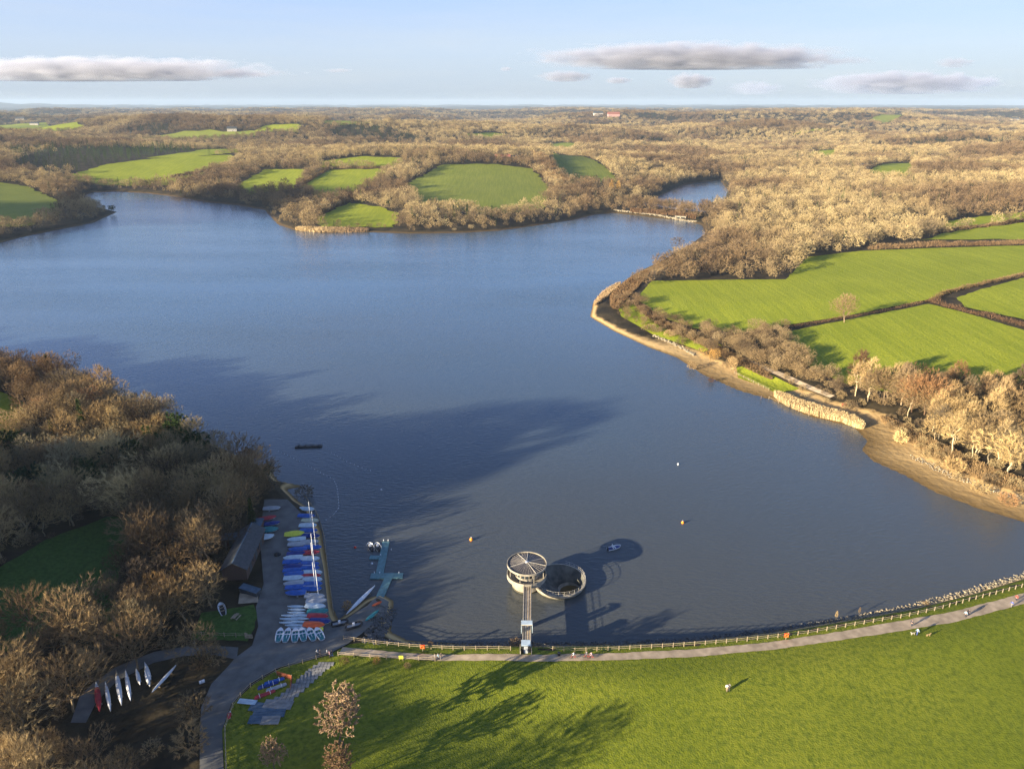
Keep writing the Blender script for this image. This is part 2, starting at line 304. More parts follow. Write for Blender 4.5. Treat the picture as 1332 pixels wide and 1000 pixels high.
M_mat = mat('concrete_paving_mats', (0.30, 0.29, 0.27), 0.9, col2=(0.19, 0.185, 0.175), scale=0.8)
M_matb = mat('blue_grey_boards', (0.10, 0.15, 0.2), 0.8, col2=(0.06, 0.1, 0.14), scale=0.8)
M_skin = simple('skin', (0.5, 0.32, 0.24), 0.6)
M_terr = mat('terracotta_roof', (0.32, 0.12, 0.08), 0.8, var=0.3)
M_house = mat('house_render', (0.62, 0.55, 0.46), 0.8, var=0.15)

# ------------------------------------------------------------------ object helpers
def tag(o, label=None, cat=None, group=None, kind=None):
    if label: o['label'] = label
    if cat: o['category'] = cat
    if group: o['group'] = group
    if kind: o['kind'] = kind
    return o
def empty(name, loc, rz=0, scale=1.0):
    o = bpy.data.objects.new(name, None); COL.objects.link(o); o.location = tuple(map(float, loc)); o.rotation_euler = (0, 0, rz)
    o.scale = (scale,) * 3 if not hasattr(scale, '__len__') else scale
    o.empty_display_size = 0.5
    return o
def link(name, me, m=None, parent=None):
    o = bpy.data.objects.new(name, me); COL.objects.link(o)
    if m is not None and not me.materials: me.materials.append(m)
    if parent: o.parent = parent
    return o
def mesh_np(name, V, faces_idx, nper):
    """V (n,3); faces_idx flat array of loops; nper verts per face (int)"""
    me = bpy.data.meshes.new(name); V = np.asarray(V, np.float32); fi = np.asarray(faces_idx, np.int32).ravel()
    me.vertices.add(len(V)); me.vertices.foreach_set('co', V.ravel())
    me.loops.add(len(fi)); me.loops.foreach_set('vertex_index', fi)
    nf = len(fi) // nper; me.polygons.add(nf)
    me.polygons.foreach_set('loop_start', np.arange(0, nf * nper, nper, dtype=np.int32))
    me.update(calc_edges=True); me.validate(); return me
class MB:
    """collects boxes, tubes, lofts and discs into one mesh"""
    def __init__(s): s.v = []; s.f = []
    def add(s, vs, fs):
        k = len(s.v); s.v += [tuple(map(float, v)) for v in vs]; s.f += [tuple(i + k for i in f) for f in fs]; return s
    def box(s, c, size, rz=0, taper=1.0, tilt=0):
        M = Matrix.Translation(Vector(tuple(map(float, c)))) @ Matrix.Rotation(rz, 4, 'Z') @ Matrix.Rotation(tilt, 4, 'X')
        x, y, z = [q / 2 for q in size]; vs = []
        for zz, k in ((-z, 1), (z, taper)):
            for a, b in ((-1, -1), (1, -1), (1, 1), (-1, 1)): vs.append(M @ Vector((a * x * k, b * y * k, zz)))
        return s.add(vs, [(3, 2, 1, 0), (4, 5, 6, 7), (0, 1, 5, 4), (1, 2, 6, 5), (2, 3, 7, 6), (3, 0, 4, 7)])
    def tube(s, a, b, r1, r2=None, n=6):
        a = Vector(tuple(map(float, a))); b = Vector(tuple(map(float, b))); r2 = r1 if r2 is None else r2; d = b - a
        if d.length < 1e-6: return s
        q = d.to_track_quat('Z', 'Y'); vs = []
        for p, r in ((a, r1), (b, r2)):
            for i in range(n): vs.append(p + q @ Vector((r * math.cos(6.2832 * i / n), r * math.sin(6.2832 * i / n), 0)))
        fs = [(i, (i + 1) % n, n + (i + 1) % n, n + i) for i in range(n)] + [tuple(range(n - 1, -1, -1)), tuple(range(n, 2 * n))]
        return s.add(vs, fs)
    def lathe(s, prof, n=48, c=(0, 0, 0), a0=0, a1=2 * math.pi):
        full = abs(a1 - a0 - 2 * math.pi) < 1e-6; k = len(prof); m = n if full else n + 1; vs = []
        for i in range(m):
            a = a0 + (a1 - a0) * i / n
            for r, z in prof: vs.append((c[0] + r * math.cos(a), c[1] + r * math.sin(a), c[2] + z))
        fs = []
        for i in range(n):
            j = (i + 1) % m
            for q in range(k - 1): fs.append((i * k + q, j * k + q, j * k + q + 1, i * k + q + 1))
        return s.add(vs, fs)
    def loft(s, secs, closed=True, caps=True):
        n = len(secs[0]); vs = [p for q in secs for p in q]; fs = []
        for i in range(len(secs) - 1):
            for j in range(n if closed else n - 1):
                k = (j + 1) % n; fs.append((i * n + j, i * n + k, (i + 1) * n + k, (i + 1) * n + j))
        if caps and closed: fs += [tuple(range(n - 1, -1, -1)), tuple((len(secs) - 1) * n + j for j in range(n))]
        return s.add(vs, fs)
    def mesh(s, name, smooth=False):
        me = bpy.data.meshes.new(name); me.from_pydata(s.v, [], s.f); me.update()
        if smooth: me.polygons.foreach_set('use_smooth', [True] * len(me.polygons))
        return me
    def build(s, name, m, parent=None, smooth=False):
        return link(name, s.mesh(name, smooth), m, parent)
def kids(o): return [c for c in bpy.data.objects if c.parent == o]
def dup(src, tree, name=None, label=None, group=None, cat=None):
    """copy a thing and its parts; tree = list of (part, [sub-parts])"""
    c = src.copy(); COL.objects.link(c)
    if label: c['label'] = label
    if group: c['group'] = group
    for ch, subs in tree:
        k = ch.copy(); COL.objects.link(k); k.parent = c
        for g in subs:
            q = g.copy(); COL.objects.link(q); q.parent = k
    return c

# ------------------------------------------------------------------ terrain
def build_terrain():
    th = np.concatenate([np.linspace(-42, 42, 561), np.linspace(42, 318, 139)[1:-1]]) * math.pi / 180
    rr = np.concatenate([[0.5, 20, 40, 60], np.geomspace(75, 27000, 880)])
    T, RR = np.meshgrid(th, rr, indexing='ij')
    X = RR * np.sin(T); Y = RR * np.cos(T)
    P = np.stack([X.ravel(), Y.ravel()], 1); Z = height(P)
    n, k = T.shape; idx = np.arange(n * k).reshape(n, k)
    a = idx; b = np.roll(idx, -1, 0)
    f = np.stack([a[:, :-1], a[:, 1:], b[:, 1:], b[:, :-1]], -1).reshape(-1, 4)
    me = mesh_np('ground', np.column_stack([P, Z]), f, 4)
    me.polygons.foreach_set('use_smooth', np.ones(len(me.polygons), bool))
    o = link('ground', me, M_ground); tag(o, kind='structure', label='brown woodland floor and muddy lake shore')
    return o
build_terrain()

def patch(name, poly, m, off=0.05, spacing=3.0, z=None, px=True, jag=0.0, label=None):
    W_ = at([p[0] for p in poly], [p[1] for p in poly])[:, :2] if px else np.asarray(poly, float)
    pts = []
    rg = random.Random(len(poly))
    for i in range(len(W_)):
        a, b = W_[i], W_[(i + 1) % len(W_)]; n = max(1, int(np.hypot(*(b - a)) / spacing))
        nx, ny = (b - a)[1], -(b - a)[0]; l = math.hypot(nx, ny) or 1
        for k in range(n):
            j = rg.uniform(-jag, jag) if k else 0
            q = a + (b - a) * k / n; pts.append((q[0] + nx / l * j, q[1] + ny / l * j))
    B = np.array(pts); lo, hi = B.min(0), B.max(0)
    g = np.stack(np.meshgrid(np.arange(lo[0], hi[0], spacing), np.arange(lo[1], hi[1], spacing)), -1).reshape(-1, 2)
    g = g[inside(g, B)]
    if len(g): g = g[seg_d(g, B, True) > spacing * 0.4]
    verts = [Vector(p) for p in B] + [Vector(p) for p in g]
    loop = [(i, (i + 1) % len(B)) for i in range(len(B))]
    v2, e2, f2, *_ = delaunay_2d_cdt(verts, loop, [list(range(len(B)))], 1, 1e-4)
    V = np.array([(v.x, v.y) for v in v2])
    Z = height(V) + off + 0.0004 * np.hypot(V[:, 0], V[:, 1]) if z is None else np.full(len(V), z)
    me = bpy.data.meshes.new(name); me.from_pydata([(a, b, c) for (a, b), c in zip(V, Z)], [], [tuple(f) for f in f2]); me.update()
    bm = bmesh.new(); bm.from_mesh(me); bmesh.ops.recalc_face_normals(bm, faces=bm.faces)
    for f in bm.faces:
        if f.normal.z < 0: f.normal_flip()
        f.smooth = True
    bm.to_mesh(me); bm.free()
    o = link(name, me, m); tag(o, kind='structure', label=label)
    return o, V
def offset_poly(W_, d):
    out = []
    n = len(W_)
    area = sum(W_[i][0] * W_[(i + 1) % n][1] - W_[(i + 1) % n][0] * W_[i][1] for i in range(n))
    s = 1 if area > 0 else -1
    for i in range(n):
        a, b, c = W_[i - 1], W_[i], W_[(i + 1) % n]
        e = c - a; l = np.hypot(*e) or 1
        out.append(b + s * d * np.array([e[1], -e[0]]) / l)
    return np.array(out)
TWR = flat(685, 761)
BCEN = flat(727, 754, 1.2); BR = 6.6            # spillway bowl: the lake surface stops at its wall
def water(name, W_, off, label, hole=None):
    Q = offset_poly(W_, off); n = len(Q); pts = [Vector(p) for p in Q]; ed = [(i, (i + 1) % n) for i in range(n)]
    if hole is not None:
        k = 48; pts += [Vector((hole[0] + hole[2] * math.cos(6.2832 * i / k), hole[1] + hole[2] * math.sin(6.2832 * i / k))) for i in range(k)]; ed += [(n + i, n + (i + 1) % k) for i in range(k)]
    v2, e2, f2, *_ = delaunay_2d_cdt(pts, ed, [list(range(n))], 1, 1e-4)
    f2 = [f for f in f2 if hole is None or math.hypot(sum(v2[i].x for i in f) / len(f) - hole[0], sum(v2[i].y for i in f) / len(f) - hole[1]) > hole[2] * 0.995]
    me = bpy.data.meshes.new(name); me.from_pydata([(v.x, v.y, 0) for v in v2], [], [tuple(f) for f in f2]); me.update()
    for p in me.polygons:
        if p.normal.z < 0: p.flip()
    o = link(name, me, M_water); tag(o, kind='structure', label=label)
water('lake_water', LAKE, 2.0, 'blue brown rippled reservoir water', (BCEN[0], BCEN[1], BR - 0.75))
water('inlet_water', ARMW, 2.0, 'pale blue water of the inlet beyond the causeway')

# ---- fields
FIELDS = [
 [(828, 388), (848, 366), (1022, 364), (1050, 335), (1120, 327), (1332, 320), (1420, 318), (1420, 338), (1332, 355), (1262, 373), (1212, 389), (1100, 412), (1020, 424), (960, 434), (900, 427), (850, 410)],
 [(1012, 434), (1100, 417), (1208, 396), (1260, 409), (1332, 430), (1420, 455), (1420, 520), (1300, 520), (1180, 515), (1100, 500), (1050, 476)],
 [(1244, 388), (1270, 379), (1332, 362), (1420, 350), (1420, 440), (1332, 416), (1285, 406), (1255, 400)],
 [(1195, 313), (1250, 300), (1332, 290), (1420, 284), (1420, 310), (1332, 312)],
 [(1225, 297), (1232, 288), (1332, 276), (1420, 268), (1420, 280), (1332, 287), (1260, 297)],
 [(1122, 226), (1150, 214), (1188, 212), (1185, 232), (1140, 234)],
 [(1035, 206), (1060, 197), (1095, 195), (1085, 206)],
 [(1030, 176), (1075, 168), (1125, 166), (1110, 174)],
 [(408, 284), (455, 264), (518, 277), (512, 296), (418, 296)],
 [(528, 240), (575, 215), (640, 214), (692, 220), (716, 244), (706, 272), (640, 280), (550, 268)],
 [(390, 243), (425, 222), (505, 220), (470, 250), (420, 260)],
 [(308, 240), (345, 221), (398, 221), (385, 246), (320, 254)],
 [(418, 210), (470, 204), (525, 206), (515, 219), (415, 218)],
 [(78, 231), (140, 214), (200, 207), (300, 202), (315, 209), (275, 222), (232, 236), (222, 241), (130, 241)],
 [(190, 206), (250, 198), (315, 192), (310, 199), (240, 206)],
 [(708, 196), (722, 200), (790, 220), (806, 238), (745, 240), (722, 222)],
 [(708, 192), (728, 186), (752, 188), (742, 198)],
 [(330, 172), (345, 164), (388, 162), (390, 173)],
 [(175, 180), (240, 171), (335, 171), (330, 178), (250, 184)],
 [(-30, 163), (60, 160), (110, 168), (60, 172), (-30, 170)],
 [(-90, 236), (0, 238), (34, 243), (80, 262), (76, 280), (40, 294), (0, 296), (-90, 300)],
 [(-80, 506), (0, 510), (36, 526), (24, 565), (0, 585), (-80, 595)],
 [(600, 176), (640, 173), (660, 176), (640, 181)],
 [(1130, 158), (1220, 154), (1230, 158), (1150, 162)],
 [(940, 160), (990, 156), (1010, 159), (960, 164)],
 [(420, 160), (480, 156), (500, 160), (450, 164)],
]
FW = []
for i, pl in enumerate(FIELDS):
    rmax = abs(133 - min(p[1] for p in pl))
    sp = 4.0 if min(p[1] for p in pl) > 300 else (8.0 if min(p[1] for p in pl) > 190 else 20.0)
    o, _ = patch('field', pl, M_olive if i in (9, 15, 16, 18, 20, 23, 25) else M_field, 0.12, sp, jag=(0.5 if sp < 5 else sp * 0.4), label='green pasture field')
    FW.append(at([p[0] for p in pl], [p[1] for p in pl])[:, :2])

GRASS = [(428, 852), (455, 838), (505, 834), (700, 842), (900, 836), (1000, 826), (1100, 809), (1180, 795), (1260, 775), (1332, 754), (1480, 706), (1560, 760), (1560, 1120), (286, 1120), (292, 1000), (289, 950), (303, 915), (330, 890), (365, 869), (410, 857)]
patch('grass', GRASS, M_dam, 0.05, 1.6, label='sunlit green grass bank of the dam')
YARD = [(344, 650), (374, 650), (392, 668), (412, 695), (421, 740), (428, 800), (436, 812), (478, 788), (492, 776), (506, 783), (503, 797), (470, 825), (452, 838), (428, 851), (400, 859), (362, 869), (327, 889), (301, 916), (289, 950), (291, 1000), (291, 1060), (259, 1060), (260, 1000), (260, 950), (262, 920), (275, 890), (296, 868), (306, 856), (328, 840), (336, 815), (333, 790), (343, 760), (338, 700)]
patch('yard', YARD, M_asphalt, 0.12, 1.6, label='grey tarmac boat yard and curving road')
TRACK = [(310, 842), (280, 840), (240, 841), (200, 848), (150, 868), (122, 888), (104, 905), (92, 940), (112, 940), (126, 912), (152, 886), (200, 862), (240, 853), (280, 852), (308, 858)]
patch('track', TRACK, M_asphalt, 0.05, 2.0, label='narrow grey track past the rowing boats')
PATH = [(446, 842), (520, 849), (580, 852), (690, 852), (800, 850), (900, 845), (1000, 836), (1080, 824), (1160, 810), (1240, 796), (1332, 772), (1460, 730), (1460, 742), (1332, 786), (1240, 810), (1160, 823), (1080, 835), (1000, 846), (900, 855), (800, 859), (690, 861), (580, 860), (520, 857), (440, 852)]
patch('path', PATH, M_path, 0.14, 1.2, jag=0.12, label='pale gravel path along the dam crest')
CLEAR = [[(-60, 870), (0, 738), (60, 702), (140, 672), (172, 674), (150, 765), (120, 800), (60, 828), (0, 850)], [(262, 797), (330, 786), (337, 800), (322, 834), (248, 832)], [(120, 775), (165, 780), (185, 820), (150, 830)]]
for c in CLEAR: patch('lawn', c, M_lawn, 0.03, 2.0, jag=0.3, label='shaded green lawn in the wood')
patch('path', [(968, 472), (975, 469), (1048, 499), (1086, 515), (1080, 518), (1040, 502)], M_path, 0.1, 2.0, label='narrow lakeside path on the right bank')
patch('grass', [(958, 478), (975, 476), (1040, 506), (1010, 512), (985, 500), (960, 492)], M_field, 0.06, 2.0, label='small green lawn by the right shore')
patch('grass', [(800, 392), (815, 388), (840, 412), (905, 436), (940, 450), (915, 458), (850, 436), (808, 412)], M_field, 0.06, 2.0, label='narrow green strip behind the right shore')
SHAPES_NO_TREE = [at([p[0] for p in pl], [p[1] for p in pl])[:, :2] for pl in (GRASS, YARD, TRACK, *CLEAR,
    [(150, 870), (240, 855), (290, 870), (262, 925), (258, 1010), (250, 1010), (235, 975), (205, 975), (170, 982), (120, 985), (90, 950), (110, 890)],
    [(958, 478), (975, 476), (1040, 506), (1010, 512), (985, 500)])]

# ------------------------------------------------------------------ trees
def grow(seed, N=420, rx=0.36, rz=0.36, cz=0.62, trunk=0.26, bias=0.35, shape='round', lean=0.03):
    """bare tree skeleton, height 1: nodes, parents, radii"""
    r = np.random.RandomState(seed); pts = []
    lobes = [(r.normal(0, rx * 0.45, 2), r.uniform(0.75, 1.05)) for _ in range(5)]
    while len(pts) < N:
        u = r.normal(size=3); u /= np.linalg.norm(u); q = u * r.uniform(0.15, 1) ** 0.45
        if shape == 'round':
            L = lobes[r.randint(5)]; p = np.array([q[0] * rx * 0.72 + L[0][0], q[1] * rx * 0.72 + L[0][1], cz + q[2] * rz * L[1]])
        elif shape == 'tall': p = np.array([q[0] * rx * (1.1 - 0.4 * q[2]), q[1] * rx * (1.1 - 0.4 * q[2]), cz + q[2] * rz])
        elif shape == 'bush': p = np.array([q[0] * rx + r.normal(0, 0.05), q[1] * rx, max(0.04, cz + q[2] * rz)])
        if p[2] < trunk * 0.75 or p[2] > 1.0: continue
        pts.append(p)
    tr = [np.array([lean * t * r.normal(), lean * t * r.normal(), t * trunk]) for t in np.linspace(0, 1, 4)]
    org = tr[-1]; pts.sort(key=lambda p: np.linalg.norm(p - org))
    nodes = tr + pts; par = [-1, 0, 1, 2]; pl = [0, 0, 0, 0]
    X = np.array(nodes); plen = np.zeros(len(X))
    for i in range(4, len(X)):
        c = X[3:i]; d = np.linalg.norm(c - X[i], axis=1); k = (d + bias * plen[3:i]).argmin() + 3
        par.append(k); plen[i] = plen[k] + d[k - 3]
    r0 = 0.0013; rad = np.zeros(len(X)); acc = np.zeros(len(X))
    nch = np.zeros(len(X), int)
    for i in range(len(X) - 1, 0, -1):
        if nch[i] == 0: acc[i] = r0 ** 2.2
        rad[i] = acc[i] ** (1 / 2.2); acc[par[i]] += acc[i]; nch[par[i]] += 1
    rad[0] = acc[0] ** (1 / 2.2) * 1.25
    return X, np.array(par), rad, nch, r
def tubes(X, par, rad, sel, n=4):
    V = []; Fc = []; k = 0
    ang = np.arange(n) * 2 * math.pi / n
    for i in sel:
        p = par[i]; a, b = X[p], X[i]; d = b - a; L = np.linalg.norm(d)
        if L < 1e-5: continue
        d /= L; u = np.cross(d, [0.3, 0.5, 0.8]); u /= np.linalg.norm(u); v = np.cross(d, u)
        ra = min(rad[p], rad[i] * 1.35); rb = rad[i] * 0.95
        ring = np.cos(ang)[:, None] * u + np.sin(ang)[:, None] * v
        V.append(a + ring * ra); V.append(b + ring * rb)
        for j in range(n): Fc.append((k + j, k + (j + 1) % n, k + n + (j + 1) % n, k + n + j))
        k += 2 * n
    return np.concatenate(V), np.array(Fc)
def blades(X, par, nch, r, count, L, Wd, outw=0.7, up=0.25, rnd=0.6, cen=(0, 0, 0.4), taperless=False, minr=None, rad=None):
    cand = np.where((np.arange(len(X)) > 4) & ((rad < 0.006) if rad is not None else True))[0]
    wgt = np.where(nch[cand] == 0, 3.0, 1.0); wgt /= wgt.sum()
    i = r.choice(cand, count, p=wgt); t = r.uniform(0, 1, count)[:, None]
    B = X[i] * t + X[par[i]] * (1 - t)
    o = B - np.array(cen); o /= np.linalg.norm(o, axis=1)[:, None] + 1e-6
    e = X[i] - X[par[i]]; e /= np.linalg.norm(e, axis=1)[:, None] + 1e-6
    D = o * outw + e * 0.4 + np.array([0, 0, up]) + r.normal(0, rnd, (count, 3)); D /= np.linalg.norm(D, axis=1)[:, None]
    l = L * r.uniform(0.5, 1.3, count)[:, None]
    S = np.cross(D, r.normal(size=(count, 3))); S /= np.linalg.norm(S, axis=1)[:, None]; S *= Wd
    if taperless:
        V = np.stack([B - S, B + S, B + D * l + S * 0.6, B + D * l - S * 0.6], 1); return V
    return np.stack([B - S, B + S, B + D * l], 1)
def tree_meshes(name, seed, N, nb, L, Wd, thick=0.0048, mt=None, mb=None, n=4, leaf=False, **kw):
    X, par, rad, nch, r = grow(seed, N, **kw)
    idx = np.arange(1, len(X)); sel_t = [i for i in idx if rad[i] >= thick or i < 4]; sel_c = [i for i in idx if rad[i] < thick and i >= 4]
    V, Fc = tubes(X, par, rad, sel_t, 5); mtk = mesh_np(name + '_trunk', V, Fc, 4); mtk.materials.append(mb or M_bark)
    Vc, Fq = tubes(X, par, rad, sel_c, 3)
    tri = np.concatenate([Fq[:, [0, 1, 2]], Fq[:, [0, 2, 3]]])
    Bl = blades(X, par, nch, r, nb, L, Wd, rad=rad, rnd=1.0 if leaf else 0.38, outw=0.2 if leaf else 1.0)
    k = len(Vc); V2 = np.concatenate([Vc, Bl.reshape(-1, 3)]); T2 = np.concatenate([tri, np.arange(len(Bl) * 3).reshape(-1, 3) + k])
    mc = mesh_np(name + '_crown', V2, T2, 3); mc.materials.append(mt or M_twig)
    return mtk, mc
def conifer_meshes(name, seed, layers=22, per=16, slim=0.2, fine=6):
    r = np.random.RandomState(seed); V = []; T = []
    tv, tf = tubes(np.array([[0, 0, 0], [0, 0, 0.5], [0, 0, 0.99]]), np.array([-1, 0, 1]), np.array([0.014, 0.01, 0.002]), [1, 2], 6)
    mtk = mesh_np(name + '_trunk', tv, tf, 4); mtk.materials.append(M_bark)
    for z in np.linspace(0.08, 0.985, layers):
        R = slim * (1.02 - z) ** 0.8 * r.uniform(0.7, 1.15)
        for k in range(per):
            a = r.uniform(0, 6.283); l = R * r.uniform(0.65, 1.15); zz = z + r.uniform(-0.02, 0.02)
            for f in range(fine):
                t = (f + r.uniform(0, 1)) / fine; c = np.array([math.cos(a) * l * t, math.sin(a) * l * t, zz - 0.22 * l * t + 0.01])
                d = np.array([math.cos(a + r.normal(0, .8)), math.sin(a + r.normal(0, .8)), r.uniform(-0.7, 0.5)]); s = np.cross(d, r.normal(size=3)); s /= np.linalg.norm(s)
                w = 0.009 * (1.3 - t * 0.6); V += [c - s * w, c + s * w, c + d * 0.035]
    V = np.array(V); mc = mesh_np(name + '_crown', V, np.arange(len(V)), 3); mc.materials.append(M_conifer)
    return mtk, mc
NEAR = [tree_meshes('oak', 1, 520, 7000, 0.075, 0.0012),
        tree_meshes('oak', 2, 560, 7500, 0.07, 0.0012, rx=0.40, rz=0.33, cz=0.62),
        tree_meshes('ash', 3, 480, 6500, 0.08, 0.0011, rx=0.28, rz=0.36, cz=0.6, shape='tall'),
        tree_meshes('oak', 4, 600, 8500, 0.07, 0.0013, rx=0.42, rz=0.36, cz=0.58, trunk=0.2, bias=0.5),
        tree_meshes('birch', 5, 420, 6500, 0.07, 0.0010, rx=0.2, rz=0.38, cz=0.58, shape='tall', trunk=0.4, thick=0.004)]
BUSH = [tree_meshes('bush', 11, 220, 5000, 0.12, 0.004, rx=0.55, rz=0.5, cz=0.42, trunk=0.08, shape='bush'),
        tree_meshes('bush', 12, 220, 5000, 0.13, 0.004, rx=0.75, rz=0.5, cz=0.4, trunk=0.08, shape='bush')]
MID = [tree_meshes('oak', 21, 190, 2900, 0.09, 0.0027, rx=0.40, rz=0.36, cz=0.58, trunk=0.2, n=3),
       tree_meshes('oak', 22, 190, 2900, 0.09, 0.0027, rx=0.36, rz=0.38, cz=0.56, trunk=0.2),
       tree_meshes('ash', 23, 160, 2500, 0.095, 0.0026, rx=0.30, rz=0.4, cz=0.56, shape='tall')]
MIDC = conifer_meshes('conifer', 31, 16, 9, 0.22, 3)
NEARC = conifer_meshes('conifer', 32, 26, 20, 0.17, 6)
PINE = tree_meshes('evergreen', 33, 200, 7000, 0.05, 0.010, rx=0.34, rz=0.36, cz=0.6, mt=M_conifer, leaf=True)
LEAFY = tree_meshes('leafy', 34, 420, 16000, 0.022, 0.008, rx=0.30, rz=0.42, cz=0.56, mt=M_leaf, leaf=True, trunk=0.16)
BIGB = tree_meshes('spreading', 36, 520, 7000, 0.05, 0.0018, rx=0.46, rz=0.36, cz=0.58, trunk=0.16, bias=0.7, thick=0.004)
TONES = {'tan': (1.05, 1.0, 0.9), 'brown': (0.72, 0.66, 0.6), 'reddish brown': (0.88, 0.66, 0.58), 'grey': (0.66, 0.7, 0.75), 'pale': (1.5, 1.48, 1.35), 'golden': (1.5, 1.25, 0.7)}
def tree(kind, p, h, meshes, tone='tan', label=None, group=None, cat='tree', bark=None, rz=None, wide=1.0):
    s = (h * wide, h * wide, h)
    o = empty(kind, p, R.uniform(0, 6.28) if rz is None else rz, s)
    tag(o, label, cat, group)
    a = link('trunk', meshes[0], None, o); b = link('crown', meshes[1], None, o)
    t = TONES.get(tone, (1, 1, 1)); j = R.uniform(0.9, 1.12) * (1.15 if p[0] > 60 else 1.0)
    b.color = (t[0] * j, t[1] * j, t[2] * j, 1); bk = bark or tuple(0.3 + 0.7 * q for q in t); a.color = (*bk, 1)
    return o

# ---- where the landmarks are, to describe each tree by what it stands next to (photo pixels)
ZONES = [('left headland', [(-300, 200), (158, 200), (158, 300), (20, 345), (-300, 345)]),]
LMK = [(60, 250, 'the dark field of the left headland'), (0, 530, 'the small sunlit field at the left edge'), (70, 720, 'the shaded lawn on the left'), (150, 470, 'the sunlit end of the left wood'),
       (250, 560, 'the dark wood by the water'), (320, 720, 'the dark boathouse'), (290, 815, 'the lawn with the picnic table'), (160, 860, 'the row of rowing shells'), (250, 980, 'the curving road'),
       (30, 860, 'the left edge below the lawn'), (100, 640, 'the top of the shaded lawn'), (330, 610, 'the shore above the boat yard'),
       (1100, 480, 'the lower right pasture'), (1060, 540, 'the pale reed bed'), (1220, 620, 'the brown sand spit'), (1310, 500, 'the right edge of the lower pasture'), (940, 440, 'the yellow willow'),
       (820, 400, 'the point of the right bank'), (930, 340, 'the corner of the wide right pasture'), (1180, 310, 'the far side of the wide right pasture'), (910, 280, 'the causeway'),
       (430, 290, 'the field above the far sand bank'), (620, 260, 'the middle field across the lake'), (1300, 600, 'the muddy shore at the right edge')]
def where(px, py, r=None):
    d = [(math.hypot(px - a, (py - b) * 1.3), a, b, t) for a, b, t in LMK]; d.sort(); _, a, b, t = d[0]
    dx, dy = px - a, (py - b) * 1.3
    if math.hypot(dx, dy) < 16: s = 'beside'
    elif abs(dx) > abs(dy): s = 'right of' if dx > 0 else 'left of'
    else: s = 'in front of' if dy > 0 else 'beyond'
    return s + ' ' + t

CENTRE_NO = list(SHAPES_NO_TREE) + [at([p[0] for p in pl], [p[1] for p in pl])[:, :2] for pl in ([(1020, 426), (1210, 386), (1262, 370), (1420, 333), (1420, 462), (1300, 425), (1210, 407), (1020, 444)], [(1190, 314), (1420, 306), (1420, 322), (1120, 330), (1100, 324)])] + [at([p[0] for p in pl], [p[1] for p in pl])[:, :2] for pl in ([(303, 690), (345, 690), (345, 800), (300, 790)], [(290, 745), (345, 745), (345, 850), (250, 845)], [(300, 850), (420, 850), (380, 905), (280, 935), (290, 890)])]
def free(P, marg=0.0):
    ok = np.ones(len(P), bool)
    for W_ in CENTRE_NO + FW:
        lo, hi = W_.min(0) - 1, W_.max(0) + 1
        m = ((P > lo) & (P < hi)).all(1) & ok
        if m.any(): ok[np.where(m)[0][inside(P[m], W_)]] = False
    dd, dr, s, da = dists(P)
    ok &= (s > 0) & (da > 2.0)
    # nothing on the dam, nothing down its grass face
    ok &= ~((dd < dr + 4) & (dd < 260) & (P[:, 1] < 240) & (P[:, 0] > -64))
    dl = np.minimum(dd, dr)
    return ok, dl
def jitter_grid(r0, r1, sp, rs, amax=40):
    xs = np.arange(-r1 * 0.75, r1 * 0.75, sp); ys = np.arange(-20, r1, sp)
    g = np.stack(np.meshgrid(xs, ys), -1).reshape(-1, 2); g = g + rs.uniform(-0.48, 0.48, g.shape) * sp
    r = np.hypot(g[:, 0], g[:, 1]); a = np.degrees(np.arctan2(g[:, 0], g[:, 1]))
    return g[(r >= r0) & (r < r1) & (np.abs(a) < amax)]
rs = np.random.RandomState(5)
P1 = jitter_grid(60, 420, 6.2, rs, 48); P2 = jitter_grid(420, 1300, 8.8, rs, 40); P3 = jitter_grid(1300, 2600, 11, rs, 39); P4 = jitter_grid(2600, 5200, 20, rs, 38); P5 = jitter_grid(5200, 9000, 38, rs, 37)
P1b = P1[(P1[:, 0] > 85) & (P1[:, 1] < 330)] + rs.uniform(2, 4, 2); P1 = np.concatenate([P1, P1b])
PT = np.concatenate([P1, P2, P3, P4, P5]); SCL = np.concatenate([np.ones(len(P1)), np.ones(len(P2)), np.full(len(P3), 1.2), np.full(len(P4), 1.75), np.full(len(P5), 2.6)])
ok, dl = free(PT); rr_ = np.hypot(PT[:, 0], PT[:, 1])
rightbank = (PT[:, 0] > 20) & (rr_ < 900)
ok &= dl > np.where(rightbank & (PT[:, 1] < 650), np.where(PT[:, 1] < 320, 22, 14), 2.5) + rs.uniform(-2, 2.5, len(PT))
PT, SCL, dl = PT[ok], SCL[ok], dl[ok]; rr_ = np.hypot(PT[:, 0], PT[:, 1])
# thin patches of open heath far away, and denser lumps
nz = noise2(PT[:, 0] / 420, PT[:, 1] / 300, 21)
HT = (11.3 + 1.8 * noise2(PT[:, 0] / 130, PT[:, 1] / 130, 22) + rs.normal(0, 2.7, len(PT)))
HT = HT + 3.5 * ((PT[:, 0] > 90) & (PT[:, 1] < 330))
HT = np.clip(HT, 6.0, 17)
HT[dl < 9] *= 0.62
WIDE = np.where(SCL > 1, SCL * 1.05, 1.0)
